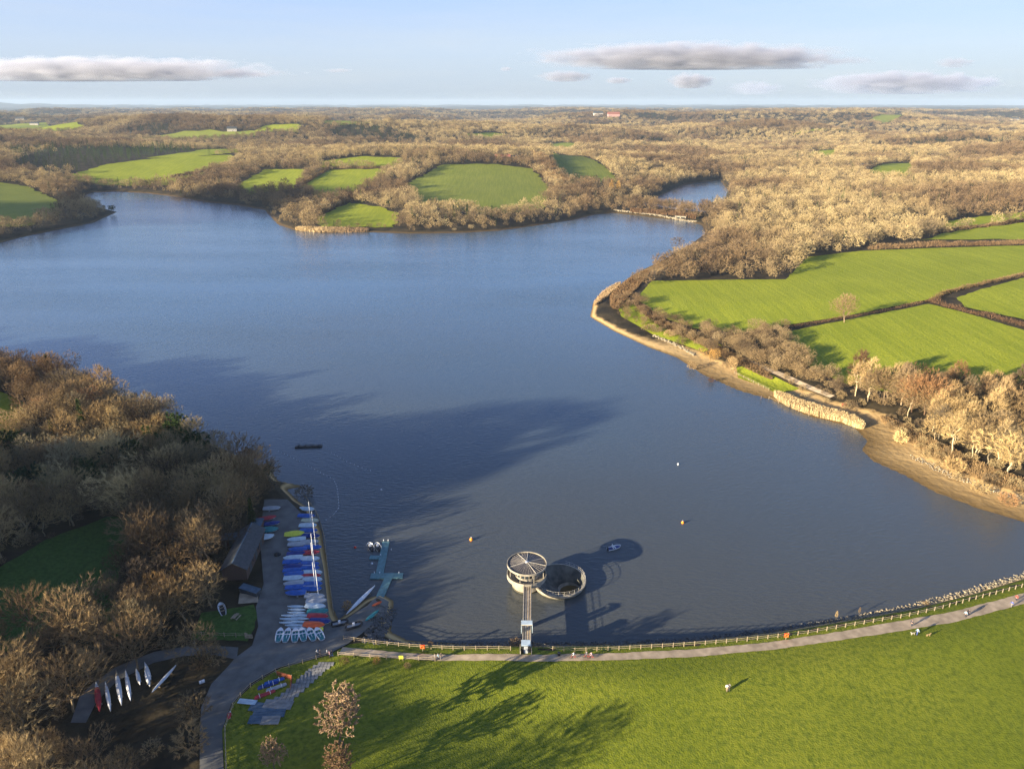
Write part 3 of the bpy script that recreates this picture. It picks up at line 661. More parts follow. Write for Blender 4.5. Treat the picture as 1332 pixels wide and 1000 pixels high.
# the right bank strip between mud and pastures carries lower scrub
pxx, pyy, dep = proj(np.column_stack([PT, height(PT)]))
strip = (pxx > 790) & (pxx < 1110) & (pyy > 375) & (pyy < 515); HT[strip] *= 0.5
con = (noise2(PT[:, 0] / 520, PT[:, 1] / 380, 41) > 0.95) & (rr_ > 1500) & (rs.rand(len(PT)) < 0.8)
con |= (rs.rand(len(PT)) < np.where(rr_ > 3500, 0.18, 0.045)) & (rr_ > 500)
con |= ((PT[:, 0] + 640) ** 2 + (PT[:, 1] - 1250) ** 2 < 150 ** 2)
SIZE = HT / np.maximum(dep, 1) * F
infr = (pxx > -20) & (pxx < 1352) & (pyy > 60) & (pyy < 1040 + SIZE)
order = np.argsort(-np.where(infr & (~con), SIZE, 0))
top = set(order[:262].tolist())
Zall = height(PT)
plan = []
for i in sorted(top, key=lambda k: (pyy[k], pxx[k])):
    px, py = float(pxx[i]), float(pyy[i])
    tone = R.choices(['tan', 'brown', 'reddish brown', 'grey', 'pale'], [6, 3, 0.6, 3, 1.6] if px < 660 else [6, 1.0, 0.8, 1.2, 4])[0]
    if px > 1000 and py < 720 and R.random() < 0.5: ms, kind, what = NEAR[4], 'birch_tree', 'slender birch'
    else:
        ms = R.choice([NEAR[0], NEAR[1], NEAR[3], NEAR[2]]); kind = 'bare_tree'; what = 'round tree' if ms is not NEAR[2] else 'upright tree'
    size = 'tall' if HT[i] > 13 else ('low' if HT[i] < 8.5 else 'middling')
    plan.append((i, px, ms, kind, tone, (f'{size} {tone} bare', what, where(px, py))))
from collections import defaultdict
byl = defaultdict(list)
for q in plan: byl[q[5]].append(q)
ORD = ['leftmost', 'second', 'third', 'fourth', 'fifth', 'sixth', 'seventh', 'eighth', 'ninth', 'tenth', 'eleventh', 'twelfth', 'thirteenth']
NUM = ['', '', 'two', 'three', 'four', 'five', 'six', 'seven', 'eight', 'nine', 'ten', 'eleven', 'twelve', 'thirteen']
for lab3, qs in byl.items():
    qs.sort(key=lambda q: q[1])
    for n_, (i, px, ms, kind, tone, (a_, w_, wh_)) in enumerate(qs):
        if len(qs) == 1: lab = f'{a_} {w_} {wh_}'
        else: lab = f'{"rightmost" if n_ == len(qs) - 1 else ORD[n_]} of {NUM[len(qs)]} {a_} {w_}s {wh_}'
        lab = lab.replace(' bare', '') if len(lab.split()) > 16 else lab
        x, y = PT[i]; bark = (1.9, 1.9, 1.8) if kind == 'birch_tree' else None
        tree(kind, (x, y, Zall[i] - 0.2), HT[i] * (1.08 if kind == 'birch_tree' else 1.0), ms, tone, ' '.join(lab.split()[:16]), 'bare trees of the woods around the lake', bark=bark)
rest = np.array([i for i in range(len(PT)) if i not in top])

def scatter(name, label, srcs, P, H, rot, var, wide=None):
    """one object that instances real trees of the scene on its own points"""
    me = bpy.data.meshes.new(name); me.vertices.add(len(P)); me.vertices.foreach_set('co', np.asarray(P, np.float32).ravel())
    for an, ty, dat in (('wide', 'FLOAT', H if wide is None else H * wide), ('size', 'FLOAT', H), ('turn', 'FLOAT', rot), ('variant', 'INT', var)):
        at_ = me.attributes.new(an, ty, 'POINT'); at_.data.foreach_set('value', np.asarray(dat, np.float32 if ty == 'FLOAT' else np.int32))
    me.update(); o = link(name, me); tag(o, label=label, kind='stuff')
    ng = bpy.data.node_groups.new(name, 'GeometryNodeTree'); ng.interface.new_socket('Geometry', in_out='INPUT', socket_type='NodeSocketGeometry'); ng.interface.new_socket('Geometry', in_out='OUTPUT', socket_type='NodeSocketGeometry')
    N = ng.nodes.new; L = ng.links.new
    gi, go = N('NodeGroupInput'), N('NodeGroupOutput')
    ia = N('GeometryNodeInputNamedAttribute'); ia.data_type = 'FLOAT'; ia.inputs[0].default_value = 'size'
    ra = N('GeometryNodeInputNamedAttribute'); ra.data_type = 'FLOAT'; ra.inputs[0].default_value = 'turn'
    va = N('GeometryNodeInputNamedAttribute'); va.data_type = 'INT'; va.inputs[0].default_value = 'variant'
    cx = N('ShaderNodeCombineXYZ'); L(ra.outputs[0], cx.inputs[2])
    wa = N('GeometryNodeInputNamedAttribute'); wa.data_type = 'FLOAT'; wa.inputs[0].default_value = 'wide'
    cs = N('ShaderNodeCombineXYZ'); L(wa.outputs[0], cs.inputs[0]); L(wa.outputs[0], cs.inputs[1]); L(ia.outputs[0], cs.inputs[2])
    jn = N('GeometryNodeJoinGeometry')
    for k, s in enumerate(srcs):
        cmpn = N('FunctionNodeCompare'); cmpn.data_type = 'INT'; cmpn.operation = 'EQUAL'
        L(va.outputs[0], cmpn.inputs[2]); cmpn.inputs[3].default_value = k
        oi = N('GeometryNodeObjectInfo'); oi.inputs['Object'].default_value = s; oi.inputs['As Instance'].default_value = True; oi.transform_space = 'ORIGINAL'
        ip = N('GeometryNodeInstanceOnPoints'); L(gi.outputs[0], ip.inputs['Points']); L(cmpn.outputs[0], ip.inputs['Selection']); L(oi.outputs['Geometry'], ip.inputs['Instance'])
        L(cx.outputs[0], ip.inputs['Rotation']); L(cs.outputs[0], ip.inputs['Scale']); L(ip.outputs[0], jn.inputs[0])
    L(jn.outputs[0], go.inputs[0])
    md = o.modifiers.new('scatter', 'NODES'); md.node_group = ng
    return o
# real far trees that the far wood repeats
def crown_of(o): return [c for c in o.children if c.name.startswith('crown')][0]
srcs = []
for px, py, ms, kd, lb in ((700, 268, MID[0], 'bare_tree', 'round bare tree at the right end of the far wooded bank'), (880, 325, MID[1], 'bare_tree', 'bare tree on the right bank below the causeway end'),
                           (560, 285, MID[2], 'bare_tree', 'upright bare tree behind the far wooded shore'), (597, 283, MIDC, 'conifer', 'dark pointed conifer in the middle of the far wooded shore')):
    p = A(px, py); t = tree(kd, p, 14 if kd == 'conifer' else 12, ms, 'tan' if kd != 'conifer' else 'x', lb, None); crown_of(t).color = (1, 1, 1, 1); srcs.append(crown_of(t))
rr2 = rr_[rest]; var = rs.randint(0, 3, len(rest)); var[con[rest]] = 3
nearrest = (rr2 < 420)
P3d = np.column_stack([PT[rest], Zall[rest] - 0.3])
nr = nearrest & ~con[rest]
# sources for the leftover near trees: first individual trees with fine twigs
bs = [o for o in bpy.data.objects if o.parent is None and o.name.startswith('bare_tree') and o.get('group')]
nsrc = []
for m in (NEAR[0], NEAR[1], NEAR[3]):
    for o in bs:
        c = crown_of(o)
        if c.data == m[1]: nsrc.append(c); break
far = ~nr
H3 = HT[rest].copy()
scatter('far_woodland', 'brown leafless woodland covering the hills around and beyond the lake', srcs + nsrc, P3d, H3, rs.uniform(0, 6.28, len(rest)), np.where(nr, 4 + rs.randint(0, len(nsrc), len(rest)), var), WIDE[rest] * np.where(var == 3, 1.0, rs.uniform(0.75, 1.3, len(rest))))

# ---- named trees
def T(px, py, h, ms, tone, lab, kind='bare_tree', cat='tree', group=None, wide=1.0, dz=-0.1):
    p = A(px, py); p[2] += dz; return tree(kind, p, h, ms, tone, lab, group, cat, wide=wide)
T(318, 650, 18, BIGB, 'pale', 'large pale leafless tree with open forked limbs above the boat yard', wide=0.95)
T(180, 872, 14, NEAR[3], 'tan', 'round golden bare tree standing alone above the rowing shells', wide=0.95)
T(108, 812, 12, BIGB, 'pale', 'pale yellowish bare tree on the lower left wood edge below the lawn')
T(215, 806, 12, NEAR[1], 'golden', 'golden brown bare tree left of the boathouse, left one of the lit pair'); 
T(275, 790, 12.5, NEAR[3], 'tan', 'wide tan bare tree beside the boathouse wall, right one of the lit pair')
T(446, 970, 15.5, LEAFY, 'x', 'tall tree with dry pinkish tan leaves on the dark grass', 'leafy_tree', wide=0.8)
T(357, 1002, 7.5, LEAFY, 'x', 'small round tree with dry tan leaves near the bottom edge', 'leafy_tree')
T(440, 1020, 9.5, LEAFY, 'brown', 'lower olive brown leafy tree at the bottom edge under the tall tan one', 'leafy_tree')
T(1098, 420, 16, NEAR[3], 'pale', 'pale round tree standing alone on the hedge between the right pastures', wide=1.0)
T(924, 474, 8.5, NEAR[0], 'golden', 'yellow orange willow on the right shore', 'willow_tree')
T(950, 482, 7, NEAR[3], 'pale', 'spreading pale shrub tree just right of the yellow willow')
T(1020, 430, 7, NEAR[1], 'pale', 'small pale tree at the left tip of the lower right pasture')
T(795, 254, 19, NEAR[4], 'golden', 'left of two narrow poplars behind the causeway', 'poplar_tree', wide=0.75)
T(804, 254, 18, NEAR[4], 'golden', 'right of two narrow poplars behind the causeway', 'poplar_tree', wide=0.75)
for (px, py, h, lb) in ((68, 500, 13, 'dark green conifer among sunlit trees of the left wood'), (112, 572, 15, 'pointed dark green conifer right of the small sunlit field'), (75, 590, 12, 'broad dark conifer at the shaded edge of the left wood'),
                        (330, 690, 10, 'dark green conifer left of the boat yard entrance'), (32, 500, 11, 'slim dark conifer near the left picture edge'), (640, 285, 13, 'dark conifer right of centre on the far wooded shore'), (608, 286, 15, 'tall dark green conifer in front of the middle far field'),
                        (590, 284, 13, 'left-hand dark green conifer of the far shore group'), (560, 205, 14, 'conifer in the dark clump left of the brick house')):
    T(px, py, h, NEARC, 'x', lb, 'conifer')
for (px, py, h, lb) in ((225, 600, 12, 'dark evergreen tree at the shaded shore of the left wood'), (255, 600, 12, 'big dark evergreen tree nearest the water in the left wood'), (205, 590, 11, 'dark evergreen behind the shaded shore trees'), (350, 622, 6, 'small dark evergreen at the water above the boat yard'),
                        (146, 277, 9, 'dark green tree on the tip of the left headland'), (540, 290, 10, 'green ivy-covered tree left on the far wooded shore'), (505, 270, 9, 'dark green tree above the far sand bank'), (1215, 552, 6, 'low green holly among the right bank trees'),
                        (1010, 455, 5, 'dark evergreen bush in the right bank scrub'), (620, 205, 13, 'dark green tree beside the far brick house')):
    T(px, py, h, PINE, 'x', lb, 'evergreen_tree')
for (px, py, h, lb) in ((20, 600, 12, 'dark evergreen low on the left picture edge in the wood'), (160, 620, 13, 'dark evergreen in the middle of the shaded wood'), (185, 610, 12, 'dark evergreen right of the middle of the shaded wood'), (215, 655, 11, 'dark evergreen deep in the wood above the boathouse'),
                        (235, 580, 13, 'tallest dark evergreen of the shore clump in the left wood'), (270, 640, 10, 'dark holly below the large pale forked tree'), (120, 640, 12, 'dark evergreen at the top of the shaded lawn'), (40, 650, 12, 'dark evergreen left above the shaded lawn')):
    T(px, py, h, PINE, 'x', lb, 'evergreen_tree')
# ---- bushes standing on their own
for (px, py, h, tone, lb) in ((925, 497, 2.4, 'reddish brown', 'low rust red bush on the right shore'), (900, 480, 4, 'tan', 'tan bush left of the yellow willow'), (870, 438, 4, 'tan', 'round tan bush behind the right shore strip'), (845, 430, 4, 'brown', 'brown bush on the right shore strip'),
                          (396, 646, 4, 'grey', 'dark scrub on the end of the quay'), (262, 868, 4, 'brown', 'brown bush beside the curving road'), (272, 850, 3, 'grey', 'grey bush at the fork of the road'), (252, 930, 5, 'grey', 'grey leafless bush left of the curving road'), (250, 975, 6, 'tan', 'tan bush leaning over the curving road'),
                          (560, 838, 0.9, 'tan', 'tan tuft of scrub on the dam edge'), (671, 840, 2.0, 'brown', 'brown scrub beside the footbridge'), (1087, 806, 1.8, 'pale', 'thin pale sapling on the right part of the dam'), (1117, 800, 1.6, 'pale', 'second thin pale sapling on the right part of the dam'), (1204, 787, 1.1, 'tan', 'tan bush on the stones of the dam'),
                          (490, 862, 1.6, 'golden', 'yellow green bush behind the lower fence'), (448, 862, 1.5, 'brown', 'low bramble at the head of the slab steps'), (530, 868, 1.3, 'tan', 'low bush at the end of the lower fence'),
                          (1240, 612, 5, 'tan', 'tan bush behind the sand spit'), (1170, 575, 4.5, 'pale', 'pale bush at the end of the reed bed'), (1275, 640, 4, 'tan', 'low tan bush on the stones behind the sand spit'), (1310, 655, 4, 'reddish brown', 'reddish bush at the right edge of the shore')):
    p = A(px, py); thin = 'sapling' in lb; tree('bush', p, h * (1.5 if thin else 1), NEAR[4] if thin else BUSH[len(lb) % 2], 'tan' if thin else tone, lb, None, 'bush', wide=0.5 if thin else 1.0)
# bushes and trees just outside the picture, left of the road, that shade the yard
uP = jitter_grid(70, 420, 4.6, rs, 46); o2, d2 = free(uP); o2 &= d2 > np.where(uP[:, 0] > 20, 12, 4); uP = uP[o2]; uP = uP[rs.rand(len(uP)) < 0.75]
bsrc = [crown_of(o) for o in bpy.data.objects if o.name.startswith('bush') and o.parent is None][:5]
scatter('undergrowth', 'low brown scrub and brambles under the trees', bsrc[:5], np.column_stack([uP, height(uP)]), rs.uniform(1.2, 3.4, len(uP)), rs.uniform(0, 6.28, len(uP)), rs.randint(0, 5, len(uP)))
# wooded knoll outside the frame on the left
kn = np.stack(np.meshgrid(np.arange(-460, -60, 7.5), np.arange(-170, 330, 7.5)), -1).reshape(-1, 2); kn = kn + rs.uniform(-3, 3, kn.shape)
ang = np.degrees(np.arctan2(kn[:, 0], kn[:, 1])); kn = kn[(np.abs(ang) >= 46)]
ok3, d3 = free(kn); kn = kn[ok3 & (d3 > 8)]; kn = kn[~((kn[:, 0] > -130) & (kn[:, 1] < 70))]
scatter('side_woodland', 'leafless wood on the hill left of the lake', nsrc, np.column_stack([kn, height(kn)]), np.where(kn[:, 1] < 95, np.where(kn[:, 0] > -160, rs.uniform(3.5, 6, len(kn)), rs.uniform(8, 11, len(kn))), rs.uniform(11, 16, len(kn))), rs.uniform(0, 6.28, len(kn)), rs.randint(0, len(nsrc), len(kn)))

# ---- hedges: one thing each
def hedge(pl, w, h, lab, dens=26, ground=True):
    Wp = at([p[0] for p in pl], [p[1] for p in pl])[:, :2]; r = np.random.RandomState(len(lab)); B = []
    for a, b in zip(Wp[:-1], Wp[1:]):
        L_ = np.hypot(*(b - a)); n = int(L_ * dens * w * 0.5); t = r.uniform(0, 1, n)[:, None]; nrm = np.array([(b - a)[1], -(b - a)[0]]) / L_
        q = a + (b - a) * t + nrm * r.normal(0, w * 0.3, n)[:, None]; B.append(q)
    B = np.concatenate(B); hh = h * (0.75 + 0.35 * noise2(B[:, 0] / 14, B[:, 1] / 14, 5)); hh = np.maximum(hh, 0.3 * h)
    g = height(B); z0 = g + r.uniform(0, 0.8, len(B)) * hh; D = r.normal(0, 0.6, (len(B), 3)); D[:, 2] = np.abs(D[:, 2]) + 0.5; D /= np.linalg.norm(D, axis=1)[:, None]
    S = np.cross(D, r.normal(size=(len(B), 3))); S /= np.linalg.norm(S, axis=1)[:, None]
    P0 = np.column_stack([B, z0]); wd = 0.075 * max(1, np.hypot(*B.mean(0)) / 420)
    V = np.stack([P0 - S * wd, P0 + S * wd, P0 + D * r.uniform(0.5, 1.0, len(B))[:, None] * h * 0.55], 1).reshape(-1, 3)
    me = mesh_np('hedge', V, np.arange(len(V)), 3); o = link('hedge', me, M_hedge); tag(o, lab, 'hedge'); return o
hedge([(1018, 428), (1098, 414), (1150, 405), (1210, 392)], 2.0, 1.6, 'clipped brown hedge between the two large right pastures')
hedge([(1210, 392), (1235, 380), (1262, 374), (1332, 358), (1420, 340)], 2.6, 2.6, 'brown hedge running right from the pasture corner')
hedge([(1212, 393), (1240, 402), (1290, 413), (1332, 424), (1420, 448)], 4.0, 2.4, 'bushy hedge below the small right pasture')
hedge([(1130, 325), (1200, 321), (1332, 318), (1420, 316)], 5.0, 4.0, 'tall brown hedge along the top of the wide right pasture')
hedge([(1185, 306), (1260, 298), (1332, 288), (1420, 280)], 4.0, 3.5, 'brown hedge behind the upper right strip of field')
hedge([(510, 219), (470, 219), (425, 220)], 4.0, 4.0, 'hedge between the two small yellow green far fields', 14)
hedge([(385, 245), (405, 234), (430, 219)], 6.0, 5.0, 'hedge dividing the two left far fields', 14)
hedge([(222, 232), (270, 223), (312, 210)], 5.0, 5.0, 'dark hedge along the back of the long far field', 14)
hedge([(400, 285), (450, 262), (480, 252)], 12.0, 9.0, 'broad brown hedge left of the field above the sand bank', 10)
hedge([(700, 205), (716, 228), (735, 245)], 18.0, 11.0, 'thick tree hedge right of the middle far field', 8)

# ---- reeds and bank edges
def reeds(name, pl, w, h, lab, n, m=M_reed, wd=0.05):
    Wp = at([p[0] for p in pl], [p[1] for p in pl])[:, :2]; r = np.random.RandomState(n); L_ = np.hypot(*(Wp[1:] - Wp[:-1]).T); cs = np.concatenate([[0], np.cumsum(L_)])
    u = r.uniform(0, cs[-1], n); X = np.interp(u, cs, Wp[:, 0]); Y = np.interp(u, cs, Wp[:, 1]); k = np.searchsorted(cs, u) - 1; k = np.clip(k, 0, len(L_) - 1)
    dv = (Wp[1:] - Wp[:-1])[k] / L_[k][:, None]; ww = w * np.sin(np.pi * u / cs[-1]) ** 0.4; off = r.uniform(-.5, .5, n) * ww
    B = np.column_stack([X + dv[:, 1] * off, Y - dv[:, 0] * off]); g = np.maximum(height(B), 0)
    D = r.normal(0, 0.13, (n, 3)); D[:, 2] = 1; S = np.column_stack([r.normal(size=(n, 2)), np.zeros(n)]); S /= np.linalg.norm(S, axis=1)[:, None]; P0 = np.column_stack([B, g])
    V = np.stack([P0 - S * wd, P0 + S * wd, P0 + D * (hq := (h * r.uniform(0.45, 1.15, n))[:, None]) + S * wd, P0 + D * hq - S * wd], 1).reshape(-1, 3)
    me = mesh_np(name, V, np.arange(len(V)), 4); o = link(name, me, m); tag(o, label=lab, kind='stuff'); return o
reeds('reed_bed', [(1008, 514), (1035, 528), (1070, 539), (1100, 546), (1122, 558)], 7, 2.0, 'pale straw coloured reed bed on the right shore', 16000)
reeds('shore_reeds', [(385, 299), (420, 300), (480, 301)], 9, 2.2, 'pale reed bank on the far point', 7000, wd=0.12)
reeds('shore_reeds', [(774, 398), (790, 382), (806, 370)], 6, 1.8, 'straw reeds on the tip of the right bank', 6000)
reeds('causeway_scrub', [(820, 276), (850, 278), (880, 280), (905, 285)], 5, 4.0, 'tan scrub along the causeway', 4000, m=M_hedge, wd=0.2)

# three trees standing below the dam, just under the picture, whose shadows fall on the grass
for x, y, h, lb in ((-36, 73, 14, 'nearer bare tree on the slope below the picture'), ):
    tree('bare_tree', (x, y, H1(x, y) - .2), h, NEAR[3], 'tan', lb, None)

reeds('shore_scrub', [(1146, 544), (1176, 561), (1208, 582), (1248, 604), (1293, 622), (1350, 641), (1395, 654)], 7, 1.3, 'golden dead grass and scrub behind the sand spit', 14000, m=M_hedge, wd=0.06)
reeds('shore_scrub', [(822, 392), (862, 422), (912, 444), (958, 468), (1004, 494)], 7, 1.1, 'tan grasses along the edge of the right shore', 12000, m=M_hedge, wd=0.07)

reeds('shore_scrub', [(800, 402), (806, 386), (822, 370), (842, 354)], 12, 1.8, 'brown scrub on the point of the right bank', 9000, m=M_hedge, wd=0.08)
# ------------------------------------------------------------------ intake tower, spillway bowl, footbridge
def ring(mb, r0, r1, z0, z1, n=64, c=(0, 0, 0)):
    return mb.lathe([(r0, z0), (r1, z0), (r1, z1), (r0, z1), (r0, z0)], n, c)
TR = 4.8
M_rust = simple('rust_orange_mesh', (0.30, 0.07, 0.025), 0.7)
M_algae = mat('algae_stain', (0.10, 0.085, 0.05), 0.8, col2=(0.06, 0.055, 0.035), scale=1.5)
tw = empty('intake_tower', (TWR[0], TWR[1], 0)); tag(tw, 'round concrete intake tower with a dark segmented disc roof standing in the lake', 'tower')
b = MB(); b.lathe([(3.55, -3), (3.55, 2.65), (3.0, 2.66)], 56); b.build('drum', M_conc, tw, True)
b = MB(); b.lathe([(3.57, -1), (3.57, 0.45)], 56); b.build('tide_band', M_algae, tw, True)
b = MB(); ring(b, 0.2, TR, 2.6, 2.85); ring(b, TR - 0.16, TR, 2.85, 3.7); b.build('gallery', M_conc, tw)
b = MB(); b.lathe([(2.85, 2.85), (2.85, 3.7)], 40); ring(b, 2.7, 3.0, 3.7, 3.82, 40); ring(b, 2.7, 3.0, 5.5, 6.0, 40); b.build('cabin_wall', M_conc, tw)
b = MB(); b.lathe([(2.75, 3.8), (2.75, 5.55)], 40); b.build('window_band', M_glass, tw)
b = MB()
for i in range(18):
    a = 6.2832 * i / 18; b.box((2.84 * math.cos(a), 2.84 * math.sin(a), 4.65), (0.14, 0.12, 1.75), a)
b.build('mullions', M_conc, tw)
for i in range(8):
    a = 6.2832 * (i + .5) / 8; b = MB(); b.tube((4.3 * math.cos(a), 4.3 * math.sin(a), 2.8), (4.3 * math.cos(a), 4.3 * math.sin(a), 6.05), 0.08); b.build('column', M_conc, tw)
b = MB(); ring(b, TR - 0.16, TR, 6.0, 6.5); b.lathe([(0.1, 6.01), (TR - 0.16, 6.01)], 56); rf = b.build('roof', M_conc, tw)
b = MB(); b.lathe([(TR - 0.16, 6.25), (0.5, 6.8), (0.01, 6.82)], 48); b.build('roof_panels', M_roofp, rf)
for i, dg_ in enumerate((28, 118, -62, 200, -10, 85)):
    a = math.radians(dg_); b = MB(); b.tube((0, 0, 6.86), ((TR - 0.22) * math.cos(a), (TR - 0.22) * math.sin(a), 6.31), 0.08, 0.08, 5); b.build('roof_rib', M_rail, rf)
b = MB()
for i in range(36):
    a = 6.2832 * i / 36 + 0.1; b.tube((0.5 * math.cos(a), 0.5 * math.sin(a), 6.81), ((TR - .3) * math.cos(a), (TR - .3) * math.sin(a), 6.28), 0.018, n=4)
b.build('panel_seams', M_rail, rf)
b = MB(); b.lathe([(0.0, 7.05), (0.35, 6.95), (0.42, 6.8)], 16); b.build('roof_cap', M_alu, rf)
b = MB(); b.tube((-1.2, 1.0, 6.6), (-1.2, 1.0, 7.8), 0.03); b.build('mast', M_rail, tw)

# bowl: rim higher than the water, funnel falling to an off-centre shaft
bw = empty('spillway_bowl', (BCEN[0], BCEN[1], 0)); tag(bw, 'round open concrete spillway bowl with railings right of the tower', 'spillway')
b = MB()
b.lathe([(BR - 0.7, -3), (BR - 0.45, 0.1), (BR, 1.0), (BR, 1.35), (BR - 0.4, 1.38)], 88); b.build('outer_wall', M_conc, bw, False)
b = MB(); b.lathe([(BR - 0.68, -2.9), (BR - 0.43, 0.1), (BR - 0.30, 0.32)], 88); b.build('tide_band', M_algae, bw, True)
hx, hy = 3.2, 1.4; n = 88; secs = []
for t, rr0, zz in ((0, BR - 0.4, 1.379), (0.02, BR - 0.6, 1.0), (0.25, BR - 1.6, 0.1), (0.62, BR - 3.1, -1.4), (0.85, 2.8, -2.4), (1.0, 2.2, -3.0), (1.0, 2.1, -5.2), (1.0, 0.05, -5.4)):
    secs.append([(hx * t + rr0 * math.cos(6.2832 * i / n), hy * t + rr0 * math.sin(6.2832 * i / n), zz) for i in range(n)])
b = MB(); b.loft(secs[:5], True, False); b.build('funnel', M_concd, bw, True)
b = MB(); b.loft(secs[4:6], True, False); b.build('shaft_lip', M_conc, bw, True)
b = MB(); b.loft(secs[5:], True, False); b.build('shaft', M_black, bw, True)  # short shaft coloured black in place of the darkness of a deep one
b = MB(); b.tube((hx - 0.8, hy + 0.4, -2.9), (hx + 0.7, hy - 0.4, -3.1), 0.12); b.build('shaft_beam', M_conc, bw)
for i in range(30):
    a = 6.2832 * (i / 30) - 2.9
    if not (-2.75 < a < 1.25): continue
    b = MB(); x, y = (BR - 0.2) * math.cos(a), (BR - 0.2) * math.sin(a); b.tube((x, y, 1.3), (x, y, 2.35), 0.045, n=5); b.build('railing_post', M_rail, bw)
b = MB()
for z in (1.85, 2.35):
    pts = [((BR - 0.2) * math.cos(-2.75 + 4.0 * k / 50), (BR - 0.2) * math.sin(-2.75 + 4.0 * k / 50), z) for k in range(51)]
    for p, q in zip(pts[:-1], pts[1:]): b.tube(p, q, 0.035, n=4)
b.build('railing', M_rail, bw)

# footbridge from the dam crest to the gallery
B0 = A(685, 851); B1 = np.array([TWR[0] + 0.1, TWR[1] - TR, 0])
br = empty('footbridge', (0, 0, 0)); tag(br, 'long narrow concrete footbridge from the dam to the round tower', 'bridge')
zb = 3.2; y0 = B0[1] + 1.0; x0 = B0[0]; dxb = (B1[0] - x0) / (B1[1] - y0); ln = B1[1] - y0
def bp(t, s=0, z=0): return (x0 + dxb * ln * t + s, y0 + ln * t, zb - 0.25 + z)
def beam(mb, s, z, w, h, t0=0, t1=1):
    a, c = bp(t0, s, z), bp(t1, s, z); hw = w / 2; hh = h / 2
    return mb.loft([[(a[0] - hw, a[1], a[2] - hh), (a[0] + hw, a[1], a[2] - hh), (a[0] + hw, a[1], a[2] + hh), (a[0] - hw, a[1], a[2] + hh)],
                    [(c[0] - hw, c[1], c[2] - hh), (c[0] + hw, c[1], c[2] - hh), (c[0] + hw, c[1], c[2] + hh), (c[0] - hw, c[1], c[2] + hh)]])
b = MB(); beam(b, 0, 0, 1.75, 0.3); b.build('deck', M_path, br)
for s in (-0.85, 0.85):
    b = MB(); beam(b, s, -0.1, 0.2, 0.8); b.build('side_beam', M_conc, br)
    b = MB()
    for z in (0.75, 1.15): beam(b, s, z, 0.06, 0.06)
    b.build('handrail', M_rail, br)
    for k in range(15):
        b = MB(); p = bp(k / 14, s, 0.3); b.tube(p, (p[0], p[1], p[2] + 0.9), 0.04, n=5); b.build('rail_post', M_rail, br)
b = MB(); p = bp(0.52, 0, 0); b.box((p[0], p[1], (p[2] - 3) / 2 - 0.2), (1.1, 0.7, p[2] + 2.6)); b.build('pier', M_conc, br)
b = MB(); beam(b, -0.28, 0.18, 0.12, 0.06); beam(b, 0.28, 0.18, 0.12, 0.06); b.build('track_rails', M_rail, br)
p = bp(0.28)
g = empty('bridge_gate', (p[0], p[1], zb - 0.1)); tag(g, 'pale panelled security gate standing across the footbridge', 'gate')
b = MB(); b.box((0, 0, 2.0), (2.5, 0.25, 0.18)); b.box((0, 1.2, 2.02), (2.5, 0.12, 0.16)); b.build('frame', M_rail, g)
b = MB(); b.box((0, 0.6, 2.12), (2.4, 1.35, 0.06)); b.build('top_panel', M_pale, g)
for s in (-1.18, 1.18):
    b = MB(); b.box((s, 0.3, 0.9), (0.08, 1.2, 1.9)); b.build('side_panel', M_pale, g)
h0 = A(684, 850)
g = empty('bridge_kiosk', (h0[0], h0[1] + 0.8, h0[2])); tag(g, 'small dark kiosk with a pale roof at the landward end of the footbridge', 'kiosk')
b = MB(); b.box((0, 0, 1.0), (1.7, 1.5, 2.1)); b.build('walls', M_black, g)
b = MB(); b.box((0, 0, 2.12), (1.9, 1.7, 0.14)); b.build('roof', M_pale, g)
b = MB(); b.box((0, -0.78, 0.95), (0.8, 0.05, 1.8)); d_ = b.build('door', M_grey, g)
b = MB(); b.box((0.25, -0.83, 0.95), (0.05, 0.04, 0.2)); b.build('handle', M_alu, d_)
for s in (-1.15, 1.15):
    b = MB(); b.box((s, -0.3, 0.6), (0.16, 2.2, 1.3)); b.build('wing_wall', M_conc, g)

# ------------------------------------------------------------------ fences
def fence(pl, lab, step=2.4, h=1.15, rails=(0.55, 1.0), m=M_wood, postr=0.07):
    Wp = at([p[0] for p in pl], [p[1] for p in pl])[:, :2]; L_ = np.hypot(*(Wp[1:] - Wp[:-1]).T); cs = np.concatenate([[0], np.cumsum(L_)])
    n = max(2, int(cs[-1] / step)); u = np.linspace(0, cs[-1], n + 1); X = np.interp(u, cs, Wp[:, 0]); Y = np.interp(u, cs, Wp[:, 1]); Z = height(np.column_stack([X, Y]))
    f = empty('fence', (X[0], Y[0], Z[0])); tag(f, lab, 'fence'); q = MB(); q.box((0, 0, h / 2), (postr * 2, postr * 2, h + .1)); pm = q.mesh('post'); pm.materials.append(m)
    for x, y, z in zip(X, Y, Z):
        o = link('post', pm, None, f); o.location = (x - X[0], y - Y[0], z - Z[0])
    for r in rails:
        b = MB()
        for k in range(n): b.tube((X[k] - X[0], Y[k] - Y[0], Z[k] - Z[0] + r), (X[k + 1] - X[0], Y[k + 1] - Y[0], Z[k + 1] - Z[0] + r), 0.05, n=4)
        b.build('rail', m, f)
    return f
fence([(447, 832), (480, 837), (520, 841), (560, 844), (600, 846), (664, 846)], 'timber post and rail fence from the ramp to the footbridge', 2.3)
fence([(694, 840), (710, 845), (745, 848), (800, 846), (870, 842), (940, 837), (1000, 831), (1050, 825), (1100, 816), (1178, 803), (1226, 792)], 'long timber fence along the dam right of the footbridge', 2.3)
fence([(1226, 792), (1260, 782), (1300, 772), (1345, 760)], 'fence of separate posts near the right end of the dam', 1.9, rails=(0.95,))
fence([(440, 853), (480, 856), (520, 858), (566, 860)], 'short timber fence below the path left of the dam', 3.0)
